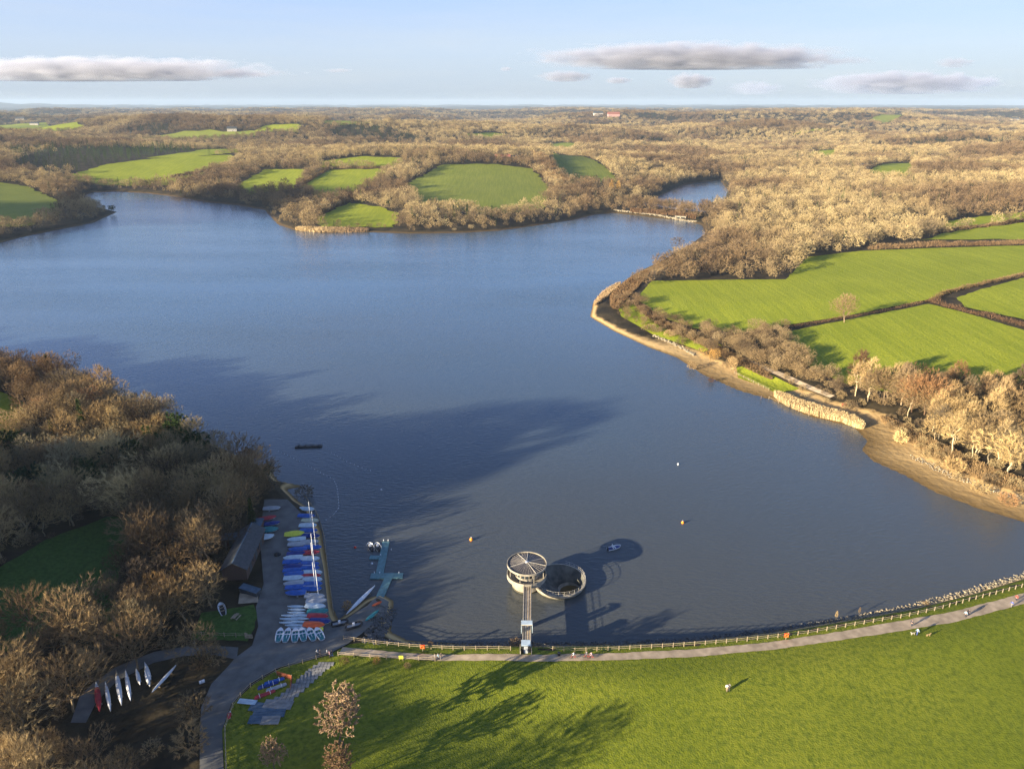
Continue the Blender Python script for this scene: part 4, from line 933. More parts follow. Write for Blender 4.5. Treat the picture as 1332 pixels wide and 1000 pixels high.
fence([(429, 853), (400, 861), (364, 872), (330, 890), (305, 915), (293, 950), (295, 1010)], 'low fence along the inner bend of the road', 2.6)
fence([(398, 648), (414, 672), (422, 700), (427, 745), (434, 800)], 'timber rail along the quay beside the parked dinghies', 2.5)
fence([(248, 826), (280, 828), (322, 829)], 'pale rail fence on the lawn by the boathouse', 2.4)
fence([(955, 486), (975, 496), (1000, 508)], 'low fence at the edge of the right shore lawn', 3)
fence([(1052, 541), (1000, 519)], 'post line in the mud at the end of the reed bed', 4, rails=(0.8,))

# ------------------------------------------------------------------ rocks
def rocks(name, pl, w, n, size, m, lab):
    Wp = at([p[0] for p in pl], [p[1] for p in pl])[:, :2]; r = np.random.RandomState(n); L_ = np.hypot(*(Wp[1:] - Wp[:-1]).T); cs = np.concatenate([[0], np.cumsum(L_)])
    u = r.uniform(0, cs[-1], n); X = np.interp(u, cs, Wp[:, 0]) + r.uniform(-.5, .5, n) * w; Y = np.interp(u, cs, Wp[:, 1]) + r.uniform(-.5, .5, n) * w
    g = height(np.column_stack([X, Y])); ico = [Vector(v) for v in ((0, 0, 1), (.9, 0, .45), (.28, .85, .45), (-.72, .53, .45), (-.72, -.53, .45), (.28, -.85, .45), (.72, .53, -.45), (-.28, .85, -.45), (-.9, 0, -.45), (-.28, -.85, -.45), (.72, -.53, -.45), (0, 0, -1))]
    fc = [(0, 1, 2), (0, 2, 3), (0, 3, 4), (0, 4, 5), (0, 5, 1), (1, 6, 2), (2, 7, 3), (3, 8, 4), (4, 9, 5), (5, 10, 1), (6, 7, 2), (7, 8, 3), (8, 9, 4), (9, 10, 5), (10, 6, 1), (11, 7, 6), (11, 8, 7), (11, 9, 8), (11, 10, 9), (11, 6, 10)]
    ic = np.array([tuple(v) for v in ico]); V = []; Fz = []
    for k in range(n):
        s = size * r.uniform(0.4, 1.3); q = ic * r.uniform(0.75, 1.25, ic.shape) * s * np.array([1, r.uniform(.6, 1), r.uniform(.4, .8)]); a = r.uniform(0, 6.28); c, s_ = math.cos(a), math.sin(a)
        q = np.column_stack([q[:, 0] * c - q[:, 1] * s_, q[:, 0] * s_ + q[:, 1] * c, q[:, 2]]); V.append(q + [X[k], Y[k], g[k] + 0.05]); Fz.append(np.array(fc) + 12 * k)
    me = mesh_np(name, np.concatenate(V), np.concatenate(Fz), 3); o = link(name, me, m); tag(o, label=lab, kind='stuff')
rocks('rocks', [(484, 832), (492, 815), (500, 800), (508, 795)], 4.0, 700, 0.33, M_rockd, 'heap of dark grey stones beside the slipway')
rocks('rocks', [(500, 834), (600, 838), (700, 838), (800, 837), (900, 832), (1000, 821), (1100, 805)], 1.6, 1300, 0.28, M_rockd, 'dark stones along the foot of the dam')
rocks('rocks', [(1100, 806), (1180, 791), (1260, 770), (1332, 749), (1400, 726)], 2.0, 1100, 0.3, M_rock, 'pale stones along the water at the right end of the dam')
rocks('rocks', [(1190, 594), (1230, 615), (1275, 633), (1336, 652)], 3.5, 350, 0.3, M_rock, 'scattered stones behind the sand spit')
rocks('rocks', [(850, 436), (880, 449), (905, 462)], 2, 200, 0.5, M_rock, 'stones at the edge of the right shore strip')
rocks('rocks', [(800, 273), (850, 279), (905, 288)], 3, 500, 0.9, M_rock, 'pale stone edge of the causeway')

# ------------------------------------------------------------------ boats
def hull_secs(L, B, D, bow=0.5, transom=0.75, n=14, z0=0.0, sharp=1.0, both=False):
    secs = []
    for i in range(n + 1):
        t = i / n; x = (t - 0.5) * L
        if both: w = math.sin(math.pi * min(max(t, 0.001), 0.999)) ** sharp
        else: w = transom + (1 - transom) * math.sin(math.pi / 2 * min(t / 0.45, 1)) if t < 0.45 else math.cos(math.pi / 2 * ((t - 0.45) / 0.55) ** 1.7) ** 0.8
        w = max(w, 0.03) * B / 2; sh = D * (1 + 0.25 * max(0, t - 0.5)); k = D * 0.75 * max(0, (t - 0.8) / 0.2) ** 2
        secs.append([(x, -w, z0 + sh), (x, -w * 0.85, z0 + sh * 0.35 + k * .5), (x, 0, z0 + k), (x, w * 0.85, z0 + sh * 0.35 + k * .5), (x, w, z0 + sh)])
    return secs
def covered_boat(L=4.3, B=1.65, m=M_blue, ridge=0.35, mast=False, trolley=True):
    root = empty('dinghy', (0, 0, 0)); parts = []
    s = hull_secs(L, B, 0.45, z0=0.3); b = MB(); b.loft(s, False); parts.append((b.build('hull', M_white, root), []))
    n = len(s); sec = []
    for i, q in enumerate(s):
        t = i / (n - 1); r_ = ridge * (0.4 + 0.6 * math.sin(math.pi * t)); e = q[0]; f = q[4]
        sec.append([(e[0], e[1] * 1.06, e[2] - 0.14), (e[0], e[1] * 1.03, e[2] + 0.03), (e[0], e[1] * 0.45, e[2] + r_ * 0.7), (e[0], 0, e[2] + r_), (e[0], f[1] * 0.45, e[2] + r_ * 0.7), (e[0], f[1] * 1.03, e[2] + 0.03), (e[0], f[1] * 1.06, e[2] - 0.14)])
    b = MB(); b.loft(sec, False); parts.append((b.build('cover', m, root), []))
    if trolley:
        b = MB(); b.box((0, 0, 0.2), (L * 0.8, 0.06, 0.06)); b.box((-0.5, 0, 0.22), (0.06, B * 0.8, 0.06))
        for y in (-1, 1): b.tube((-0.5, y * B * 0.42, 0.2), (-0.5, y * B * 0.48, 0.2), 0.2, n=10)
        parts.append((b.build('trolley', M_alu, root), []))
    if mast:
        b = MB(); b.tube((L * 0.18, 0, 0.6), (L * 0.18, 0, 7.2), 0.09, 0.06, 6); k = b.build('mast', M_white, root)
        b = MB(); b.tube((L * 0.17, 0, 1.4), (-L * 0.4, 0, 1.3), 0.045, n=5); s1 = b.build('boom', M_alu, k); parts.append((k, [s1]))
    return root, parts
def open_boat(L=4.2, B=1.6):
    root = empty('dinghy', (0, 0, 0)); parts = []
    s = hull_secs(L, B, 0.5, z0=0.12); b = MB(); b.loft(s, False); parts.append((b.build('hull', M_white, root), []))
    b = MB(); b.loft([[(q[0][0] * .93, q[0][1] * .8, q[0][2] - 0.28), (q[0][0] * .93, q[4][1] * .8, q[0][2] - 0.28)] for q in s], False, False); fl = b.build('floor', M_teal, root); parts.append((fl, []))
    b = MB()
    for sg in (-1, 1): b.loft([[(q[0][0], sg * abs(q[4][1]), q[0][2]), (q[0][0], sg * abs(q[4][1]) * 0.78, q[0][2] + 0.02), (q[0][0] * .97, sg * abs(q[4][1]) * 0.74, q[0][2] - 0.25)] for q in s], False, False)
    b.loft([[(q[0][0], q[0][1], q[0][2] + 0.03), (q[0][0], q[4][1], q[0][2] + 0.03)] for q in s[-5:]], False, False)
    parts.append((b.build('side_deck', M_white, root), []))
    b = MB(); b.box((0.2, 0, 0.45), (0.3, B * 0.85, 0.06)); parts.append((b.build('thwart', M_white, root), []))
    b = MB(); b.box((0, 0, 0.3), (L * 0.45, 0.1, 0.25)); parts.append((b.build('centreboard_case', M_white, root), []))
    return root, parts
def shell(L=10, B=0.65, m=M_white, m2=None, D=0.3, z0=0.4):
    root = empty('rowing_shell', (0, 0, 0)); parts = []
    s = hull_secs(L, B, D, z0=z0, n=20, both=True, sharp=0.8)
    s = [[(p[0], p[1], 2 * z0 + D - p[2]) for p in q] for q in s]       # keel up, stored upside down
    b = MB(); b.loft(s, False); parts.append((b.build('hull', m, root), []))
    if m2: b = MB(); e = [[(p[0] * 1.002, p[1] * 1.05, p[2] + 0.01) for p in q] for q in s[:5]]; b.loft(e, False); parts.append((b.build('bow_cap', m2, root), []))
    b = MB()
    for x in (-L * 0.25, L * 0.25): b.box((x, 0, z0 * 0.5), (0.1, B * 1.1, z0)); 
    parts.append((b.build('trestle', M_wood, root), [])); return root, parts
def setname(o, n): o.name = n
def place(rp, px, py, ang, label, group=None, cat='boat', first=[None], dz=0.0, scale=1.0, p=None):
    root, parts = rp
    p = A(px, py) if p is None else p
    if root.get('used'): c = dup(root, parts)
    else: c = root; root['used'] = 1
    c.location = (p[0], p[1], p[2] + dz + 0.12); c.rotation_euler = (0, 0, ang); c.scale = (scale * (1.12 if cat == 'boat' and c.name.startswith('dinghy') else 1.0),) * 3
    c['label'] = label; c['category'] = cat
    if group: c['group'] = group
    return c
COVERS = {n: (M, n) for n, M in (('blue', M_blue), ('navy', M_navy), ('pale', M_pale), ('grey', M_grey), ('teal', M_teal), ('red', M_red), ('orange', M_orange), ('yellow', M_yellow), ('cream', M_cream))}
protos = {}
def cov(c, mast=False, wide=False):
    k = (c, mast, wide)
    if k not in protos: protos[k] = covered_boat(4.3 if not wide else 4.6, 1.65 if not wide else 2.1, COVERS[c][0], 0.35 if not wide else 0.7, mast)
    return protos[k]
RIGHTC = [(399, 665, 'pale', 0), (399, 674, 'blue', 0), (404, 680, 'cream', 0), (401, 686.5, 'pale', 1), (402, 693, 'blue', 0), (405, 700, 'navy', 1), (403, 708, 'grey', 0), (407, 715, 'blue', 1), (404, 722, 'red', 0), (404, 730, 'pale', 1), (404, 736.5, 'blue', 0), (404, 742, 'blue', 1),
          (407, 748, 'pale', 0), (405, 752.5, 'red', 0), (407, 757, 'pale', 1), (407, 763, 'blue', 0), (406, 769, 'blue', 1), (410, 779, 'grey', 1), (412, 785, 'grey', 0), (411, 792, 'pale', 0), (414, 798.5, 'teal', 0), (414, 805, 'red', 0), (417, 811, 'navy', 0), (409, 816, 'orange', 0)]
LEFTC = [(383.5, 697.5, 'yellow', 0, 1), (386, 704.5, 'pale', 0, 0), (387, 711, 'grey', 0, 0), (388, 717.5, 'blue', 0, 0), (386, 723, 'navy', 0, 0), (381.5, 728.5, 'pale', 0, 0), (381, 734, 'blue', 0, 0), (381.5, 740, 'navy', 0, 0), (381.5, 745, 'blue', 0, 0), (382.5, 750, 'blue', 0, 0), (382.5, 755, 'pale', 0, 0), (382.5, 762, 'grey', 0, 0), (385, 767, 'blue', 0, 0), (385, 774.5, 'blue', 0, 0)]
def nb(lst, i, side):
    me_ = lst[i][2]; up = lst[i - 1][2] if i else None; dn = lst[i + 1][2] if i + 1 < len(lst) else None
    k, e = (i, 'far') if i < len(lst) / 2 else (len(lst) - 1 - i, 'near')
    o_ = ['first', 'second', 'third', 'fourth', 'fifth', 'sixth', 'seventh', 'eighth', 'ninth', 'tenth', 'eleventh', 'twelfth', 'thirteenth'][k]
    return f'{o_} dinghy from the {e} end of the {side} row, {me_} cover' + (', mast up' if lst[i][3] else '')
for i, q in enumerate(RIGHTC):
    place(cov(q[2], bool(q[3])), q[0], q[1], math.radians(R.uniform(-7, 5)), nb(RIGHTC, i, 'lakeside'), 'covered dinghies parked in the yard')
for i, q in enumerate(LEFTC):
    place(cov(q[2], False, bool(q[4])), q[0], q[1], math.radians(R.uniform(2, 10) + (180 if i % 2 else 0)), nb(LEFTC, i, 'inner'), 'covered dinghies parked in the yard')
for (px, py, c, lab) in ((348, 677, 'red', 'red covered dinghy against the trees left of the yard'), (353, 684, 'navy', 'navy covered dinghy left of the yard road near the boathouse end'), (350, 692, 'teal', 'teal covered boat beside the far end of the boathouse'), (344, 702, 'pale', 'pale canopied boat beside the boathouse'), (354, 664, 'grey', 'grey covered dinghy at the far left of the yard')):
    place(cov(c, False, c in ('teal', 'pale')), px, py, math.radians(R.uniform(5, 25)), lab, 'boats left of the yard road')
can = shell(4.1, 0.75, M_pale, D=0.3, z0=0.35); can[0].name = 'canoe'
pos = [(386, 791), (386.5, 795), (386, 799), (378, 803), (393, 802.5), (376, 807.5), (391, 806.5), (375.5, 812), (391, 811), (383, 815.5), (395, 816), (389, 819.5)]
for i, (px, py) in enumerate(pos):
    k = i if i < 6 else 11 - i; w = ['first', 'second', 'third', 'fourth', 'fifth', 'sixth'][k] + (' from the far end' if i < 6 else ' from the near end')
    place(can, px, py, math.radians(R.uniform(-7, 2)), f'pale upturned canoe, {w} of the stacked white canoes', 'white canoes stacked in the yard', 'canoe')
ob = open_boat()
NM = ['leftmost', 'second from left', 'third from left', 'third from right', 'second from right', 'rightmost']
for i, (px, py, a) in enumerate(((364, 828, 98), (373.7, 828, 95), (384.4, 828, 103), (394, 827, 112), (405, 827, 118), (415.5, 826.5, 122))):
    place(ob, px, py, math.radians(a), f'{NM[i]} of the six open white dinghies at the front of the yard', 'open white dinghies in a row', scale=0.92)
def line_boat(rp, a, c, label, group=None, cat='rowing boat', L=10, dz=0.0):
    p, q = A(*a), A(*c); d = q - p; ang = math.atan2(d[1], d[0]); o = place(rp, 0, 0, ang, label, group, cat, p=(p + q) / 2, dz=dz); k = np.hypot(d[0], d[1]) / L; o.scale = (k, max(0.85, min(1.2, k)) * 1.15, 1); return o
wh = shell(10, 0.75, M_white); rd = shell(7, 0.8, M_red, M_white); wo = shell(10, 0.75, M_white, M_wood)
G = 'rowing shells laid out under the trees'
line_boat(rd, (125.7, 890), (130.5, 928), 'red rowing boat with a white bow, leftmost under the trees', G, L=7)
line_boat(wh, (137.7, 889.5), (144.6, 928), 'white rowing shell right beside the red one', G)
line_boat(wo, (151.6, 874), (158.8, 920), 'white rowing shell with a brown tip, third from the left', G)
line_boat(wh, (163.9, 874), (170.7, 914), 'white rowing shell right of the one with the brown tip', G)
line_boat(wh, (177.7, 872.4), (183, 893), 'short white rowing shell under the round golden tree', G)
line_boat(wh, (188.7, 864), (197, 887), 'upper of two white boats lying side by side under the tree', G)
line_boat(wh, (189, 874), (195.8, 895), 'lower of two white boats lying side by side under the tree', G)
line_boat(wh, (229.6, 868), (198, 903), 'white rowing shell lying slanted on its own, rightmost', G)
line_boat(wh, (488, 764.5), (450, 801), 'long white racing shell lying along the slipway edge', None)
line_boat(rd, (300, 928), (297, 938), 'small red kayak on the grass by the road bend', None, L=7)
bl = shell(5.2, 1.0, M_teal); line_boat(bl, (493, 798), (475, 809), 'long teal blue boat lying on the slipway', None, L=5.2, dz=0.1)
rb = shell(4, 0.8, M_orange); 
line_boat(rb, (484, 789), (497, 786), 'orange red kayak at the water end of the slipway', None, L=4)
def rib(loc, ang, lab, m, hullm=M_black):
    o = empty('inflatable_boat', loc, ang); tag(o, lab, 'boat'); b = MB(); pts = []
    for t in np.linspace(0, 1, 17):
        a = math.pi * (t - 0.5)
        pts.append((0.7 + 0.9 * math.cos(a), 0.72 * math.sin(a), 0.45 + 0.12 * math.cos(a)))
    pts = [(-1.9, -0.72, 0.42)] + pts + [(-1.9, 0.72, 0.42)]
    for p, q in zip(pts[:-1], pts[1:]): b.tube(p, q, 0.24, n=8)
    b.build('tube', m, o, True); b = MB(); b.box((-0.2, 0, 0.28), (3.2, 1.2, 0.14)); b.build('floor', M_grey, o)
    b = MB(); b.box((-1.85, 0, 0.6), (0.3, 0.35, 0.75)); b.build('outboard_motor', hullm, o); b = MB(); b.box((-0.2, 0, 0.65), (0.5, 0.5, 0.7)); b.build('console', M_white, o)
    return o
rib(A(443, 812) + [0, 0, .1], math.radians(20), 'black inflatable boat left on the slipway', M_black)
rib(A(461.5, 815) + [0, 0, .1], math.radians(22), 'dark grey inflatable boat nearer the stones on the slipway', M_black)
def launch(loc, ang, lab):
    o = empty('motor_boat', loc, ang); tag(o, lab, 'boat'); b = MB(); b.loft(hull_secs(3.8, 1.7, 0.7, z0=-0.2), False); b.build('hull', M_white, o)
    b = MB(); b.loft([[(q[0][0] * .95, q[0][1] * .8, 0.25), (q[0][0] * .95, q[4][1] * .8, 0.25)] for q in hull_secs(3.8, 1.7, 0.7)], False, False); b.build('floor', M_black, o)
    b = MB(); b.box((0.3, 0, 0.55), (0.5, 0.6, 0.6)); b.build('console', M_white, o); b = MB(); b.box((-1.95, 0, 0.45), (0.3, 0.3, 0.8)); b.build('outboard_motor', M_black, o); return o
launch(flat(482, 712, 0), math.radians(115), 'white motor boat moored at the pontoon, left one of two')
launch(flat(491.5, 712, 0), math.radians(115), 'white motor boat moored at the pontoon, right one of two')

# little boat under way by the tower
p = flat(799, 713); o = empty('fishing_boat', p, math.radians(25)); tag(o, 'small white boat with a seated person on the lake right of the tower', 'boat')
b = MB(); b.loft(hull_secs(4.0, 1.6, 0.6, z0=-0.15), False); b.build('hull', M_white, o)
b = MB(); b.loft([[(q[0][0] * .95, q[0][1] * .8, 0.2), (q[0][0] * .95, q[4][1] * .8, 0.2)] for q in hull_secs(4.0, 1.6, 0.6)], False, False); b.build('floor', M_navy, o)
b = MB(); b.box((0.1, 0, 0.4), (0.3, 1.3, 0.06)); b.build('thwart', M_white, o)
b = MB(); b.box((-2.0, 0, 0.45), (0.3, 0.3, 0.8)); b.build('outboard_motor', M_black, o)
b = MB(); b.loft([[(-0.6, -0.7, 0.4), (-0.6, 0.7, 0.4), (-0.6, 0.1, 1.5)], [(-0.5, -0.7, 0.4), (-0.5, 0.7, 0.4), (-0.5, 0.1, 1.5)]]); b.build('small_sail', M_white, o)
# rowing boat on the lawn
o = empty('rowing_boat', A(289, 793), math.radians(120)); tag(o, 'old white rowing boat lying on the shaded lawn', 'boat'); b = MB(); b.loft(hull_secs(4.6, 1.7, 0.6, z0=0), False); b.build('hull', M_white, o)
b = MB(); [b.box((x, 0, 0.45), (0.25, 1.3, 0.05)) for x in (-1, 0.2, 1.2)]; b.build('thwarts', M_wood, o); b = MB(); b.loft([[(q[0][0] * .95, q[0][1] * .75, 0.15), (q[0][0] * .95, q[4][1] * .75, 0.15)] for q in hull_secs(4.6, 1.7, 0.6)], False, False); b.build('floor', M_black, o)

# ------------------------------------------------------------------ pontoon
def slab(mb, a, c, w, z=0.35, h=0.3):
    P, Q = flat(*a, z), flat(*c, z); d = Q - P; L_ = np.hypot(d[0], d[1]); mb.box(((P[0] + Q[0]) / 2, (P[1] + Q[1]) / 2, z - h / 2), (L_, w, h), math.atan2(d[1], d[0]))
po = empty('pontoon', (0, 0, 0)); tag(po, 'teal grey floating pontoon with a crosspiece beside the slipway', 'pontoon')
b = MB(); slab(b, (502, 704), (493.5, 746.5), 1.9); b.build('walkway', M_pont, po)
b = MB(); slab(b, (482, 748.5), (524, 748), 2.1, 0.36); b.build('crosspiece', M_pont, po)
b = MB(); slab(b, (505, 751.5), (494, 776), 1.9, 0.35); b.build('gangway', M_pont, po)
b = MB(); slab(b, (481, 724), (493, 724.5), 1.5, 0.33); b.build('finger', M_pont, po)
for (px, py) in ((499, 703), (505, 703), (487, 745), (494, 745), (519, 745), (509, 715), (495, 722)):
    b = MB(); q = flat(px, py, 0.35); b.tube(q, (q[0], q[1], 0.7), 0.12, n=8); b.build('bollard', M_white, po)

# ------------------------------------------------------------------ floats and buoys
def buoy(px, py, r, m, lab, top=None):
    o = empty('buoy', flat(px, py, 0)); tag(o, lab, 'buoy'); b = MB(); b.lathe([(0.02, -r * .6), (r * .8, -r * .4), (r, 0.1), (r * 0.8, r * .8), (0.3 * r, r * 1.3), (0.02, r * 1.35)], 16); b.build('float', m, o, True)
    b = MB(); b.lathe([(r * 0.15, r * 1.3), (r * 0.2, r * 1.8), (0.01, r * 1.85)], 8); b.build('eye', top or M_white, o)
buoy(888, 680, 0.45, M_orangefl, 'orange buoy with a white top in the middle right of the lake')
buoy(613, 702, 0.5, M_orangefl, 'yellow orange buoy floating left of the tower')
buoy(882, 604, 0.35, M_white, 'small white buoy in the middle of the lake')
buoy(462, 712, 0.35, M_redfl, 'red buoy left of the pontoon'); buoy(484, 733, 0.28, M_white, 'white buoy tight beside the pontoon')
buoy(496, 637, 0.25, M_white, 'tiny white buoy beyond the float line')
def floats(pl, lab, step=1.6, r=0.14):
    Wp = flat([q[0] for q in pl], [q[1] for q in pl])[:, :2]; L_ = np.hypot(*(Wp[1:] - Wp[:-1]).T); cs = np.concatenate([[0], np.cumsum(L_)]); n = int(cs[-1] / step); u = np.linspace(0, cs[-1], n)
    X = np.interp(u, cs, Wp[:, 0]); Y = np.interp(u, cs, Wp[:, 1]); o = empty('float_line', (X[0], Y[0], 0)); tag(o, lab, 'float line')
    q = MB(); q.lathe([(0.01, -r), (r, -r * .4), (r, r * .4), (0.01, r)], 8); fm = q.mesh('float'); fm.materials.append(M_white)
    for x, y in zip(X, Y): k = link('float', fm, None, o); k.location = (x - X[0], y - Y[0], 0.02)
    b = MB(); [b.tube((X[i] - X[0], Y[i] - Y[0], 0.01), (X[i + 1] - X[0], Y[i + 1] - Y[0], 0.01), 0.03, n=4) for i in range(n - 1)]; b.build('rope', M_grey, o)
floats([(362, 587), (382, 596), (405, 608), (421, 617), (434, 623), (438, 632), (440, 648), (441, 660), (434, 669), (424, 676)], 'curved line of small white floats off the boat yard')
floats([(431, 589), (448, 599), (467, 607), (482, 612)], 'short straight line of white floats beyond the curved one')
o = empty('floating_boom', flat(401, 581, 0)); tag(o, 'long dark floating boom in the shaded water', 'boom'); P_, Q_ = flat(384, 582), flat(419, 580.5); c_ = flat(401, 581)
b = MB(); b.box(((P_ + Q_) / 2 - c_)[:3] + np.array([0, 0, .2]), (np.hypot(*(Q_ - P_)[:2]), 1.5, 0.5), math.atan2(*(Q_ - P_)[[1, 0]])); b.build('deck', M_black, o)
b = MB(); [b.box((x, 0, 0.55), (0.8, 1.2, 0.2)) for x in (-3.2, -1, 1.4, 3.4)]; b.build('float_blocks', M_slate, o)

# ------------------------------------------------------------------ boathouse
def oriented(a, c):
    P, Q = A(*a), A(*c); d = Q - P; return P, Q, math.atan2(d[1], d[0]), float(np.hypot(d[0], d[1]))
BH = A(322, 758); fp = [A(318, 757), A(341, 760), A(342, 700), A(316, 700)]
cx = sum(q[0] for q in fp) / 4 - 2.0; cy = sum(q[1] for q in fp) / 4; zc = 2.2
bh = empty('boathouse', (cx, cy, zc), math.radians(4)); tag(bh, 'long dark boathouse with a slate gable roof left of the yard', 'building')
wy = (fp[2][1] - fp[1][1]) / 2 - 1.2; wx = 2.9
b = MB(); b.box((0, 0, 1.5), (wx * 2, wy * 2, 3.0)); b.build('walls', M_brick, bh)
b = MB(); b.loft([[(-wx - .4, y, 2.9), (0, y, 4.9), (wx + .4, y, 2.9), (wx + .4, y, 3.05), (0, y, 5.08), (-wx - .4, y, 3.05)] for y in (-wy - .4, wy + .4)]); rf = b.build('roof', M_slate, bh)
b = MB(); b.box((0, 0, 5.1), (0.25, wy * 2 + .8, 0.12)); b.build('ridge', M_matb, rf)
for y in (-wy * 0.6, 0, wy * 0.55):
    b = MB(); b.box((wx + 0.03, y, 1.25), (0.06, 1.8, 2.3)); b.build('door', M_slate, bh)
for y in (-wy * 0.3, wy * 0.28):
    b = MB(); b.box((wx + 0.03, y, 1.7), (0.07, 1.0, 0.9)); b.build('window', M_glass, bh)
b = MB(); b.add([(-wx, -wy, 3), (wx, -wy, 3), (0, -wy, 4.9)], [(0, 1, 2)]); b.add([(-wx, wy, 3), (wx, wy, 3), (0, wy, 4.9)], [(2, 1, 0)]); b.build('gable', M_brick, bh)
p = A(333, 694); o = empty('lean_to_shed', (p[0], p[1] + 1.5, p[2]), 0.07); tag(o, 'low shed with a flat blue grey roof at the far end of the boathouse', 'shed')
b = MB(); b.box((0, 0, 1.3), (2.8, 3.6, 2.6)); b.build('walls', M_brick, o); b = MB(); b.box((0, 0, 2.68), (3.2, 4.0, 0.16)); b.build('roof', M_matb, o); b = MB(); b.box((0.6, -1.83, 1.0), (0.9, 0.06, 2.0)); b.build('door', M_slate, o)
p = A(300, 708); o = empty('side_shed', p, 0.1); tag(o, 'small shed with a pale grey roof behind the boathouse among the trees', 'shed')
b = MB(); b.box((0, 0, 1.2), (3.5, 2.5, 2.4)); b.build('walls', M_brick, o); b = MB(); b.box((0, 0, 2.5), (3.9, 2.9, 0.14), tilt=0.1); b.build('roof', M_matb, o); b = MB(); b.box((0.6, -1.28, 1.0), (0.9, 0.06, 1.9)); b.build('door', M_slate, o)
P, Q, an, L_ = oriented((315, 768), (337, 775)); o = empty('store_container', (P + Q) / 2, an); tag(o, 'slanted grey store beside the near end of the boathouse', 'container')
b = MB(); b.box((0, 0, 0.7), (L_, 1.6, 1.3)); b.build('body', M_slate, o); b = MB(); b.box((0, 0, 1.42), (L_ + .2, 1.8, 0.1), tilt=0.12); b.build('lid', M_matb, o)
patch('forecourt', [(312, 772), (336, 776), (336, 784), (310, 786)], M_path, 0.15, 1.5, label='pale concrete apron by the boathouse')

# picnic table on the lawn
def picnic(px, py, lab, ang=1.3):
    o = empty('picnic_table', A(px, py), ang); tag(o, lab, 'table'); b = MB(); [b.box((0, y, 0.75), (1.8, 0.15, 0.04)) for y in (-.3, -.15, 0, .15, .3)]; b.build('table_top', M_wood, o)
    for y in (-.72, .72): b = MB(); b.box((0, y, 0.45), (1.8, 0.26, 0.04)); b.build('bench', M_wood, o)
    for x in (-.65, .65):
        b = MB(); b.tube((x, -.25, .74), (x, -.75, 0), .04, n=4); b.tube((x, .25, .74), (x, .75, 0), .04, n=4); b.tube((x, -.72, .42), (x, .72, .42), .035, n=4); b.build('leg', M_wood, o)
picnic(307, 804, 'wooden picnic table on the shaded lawn by the boathouse'); 
# timber frame at the lawn gate
p = A(323, 830); o = empty('timber_gatepost', p); tag(o, 'thick yellowish timber gatepost at the corner of the lawn', 'post'); b = MB(); b.box((-.5, 0, .7), (.3, .3, 1.5)); b.build('post', M_wood, o); b = MB(); b.box((.3, 0, .55), (1.3, .2, .9)); b.build('gate_board', M_wood, o)
# drain cover and bins in the yard
p = A(361, 722); o = empty('black_cover', p); tag(o, 'dark round tarpaulin lump alone on the yard tarmac', 'tarpaulin'); b = MB(); b.lathe([(0.9, 0.1), (0.8, 0.5), (0.3, 0.8), (0.01, 0.85)], 14); b.build('sheet', M_black, o)
# yellow box by the orange dinghy
o = empty('yellow_crate', A(418, 821) + [0, 0, .1]); tag(o, 'small yellow crate beside the orange covered dinghy', 'crate'); b = MB(); b.box((0, 0, .35), (.8, .7, .7)); b.build('box', M_yellow, o); b = MB(); b.box((0, 0, .73), (.86, .76, .08)); b.build('lid', M_yellow, o)
# rolled yellow netting by the ramp
p = A(452, 792); tree('bush', p, 2.2, BUSH[0], 'golden', 'yellowish bush on the stones beside the slipway', None, 'bush')

# ------------------------------------------------------------------ paving slabs, boards and mesh fence on the dark grass
mats = [(424, 864, 3.3, 2.0), (418, 868, 3.6, 2.0), (412, 872, 3.5, 2.0), (408, 876, 3.6, 2.2), (402, 881, 3.6, 2.0), (397, 886, 3.6, 2.2), (390, 892, 3.7, 2.2), (384, 898, 3.6, 2.2), (377, 904, 3.6, 2.2), (369, 910, 3.9, 2.4)]
for i, (px, py, L_, w) in enumerate(mats):
    p = A(px, py); o = empty('paving_slab', p + [0, 0, 0.14], math.radians(R.uniform(-6, 6))); w_ = ['topmost', 'second from the top', 'third from the top', 'fourth from the top', 'fifth from the top', 'fifth from the bottom', 'fourth from the bottom', 'third from the bottom', 'second from the bottom', 'lowest']
    tag(o, f'grey concrete slab, {w_[i]} of the slanting flight on the grass', 'slab', 'slabs stepping down the grass')
    b = MB(); [b.box((x, 0, 0), (L_ / 5 - .08, w * .5, 0.16)) for x in np.linspace(-L_ * .4, L_ * .4, 5)]; b.build('blocks', M_mat, o); b = MB(); b.box((0, -.02, -.05), (L_, w * .55, .08)); b.build('bed', M_slate, o)
for i, (px, py, L_, w, m, lab) in enumerate(((362, 917, 5.5, 2.2, M_mat, 'wide grey board of the pile at the foot of the slabs'), (342, 921, 5, 2.2, M_matb, 'dark blue board left in the pile below the slabs'), (350, 929, 6, 2, M_matb, 'blue grey board across the middle of the pile'), (338, 937, 4, 2, M_matb, 'lowest blue board of the pile on the grass'), (352, 938, 3.4, 2, M_mat, 'pale square slab lowest in the pile on the grass'), (322, 914, 3.6, 1.2, M_pale, 'pale white table-like board left of the pile'))):
    o = empty('stacked_board', A(px, py) + [0, 0, .2 + .02 * i], math.radians(R.uniform(-10, 6))); tag(o, lab, 'board'); b = MB(); [b.box((0, y, 0.05), (L_, w / 3 - .05, .12)) for y in (-w / 3, 0, w / 3)]; b.build('planks', m, o); b = MB(); b.box((-L_ * .3, 0, -.05), (.12, w, .1)); b.box((L_ * .3, 0, -.05), (.12, w, .1)); b.build('battens', M_wood, o)
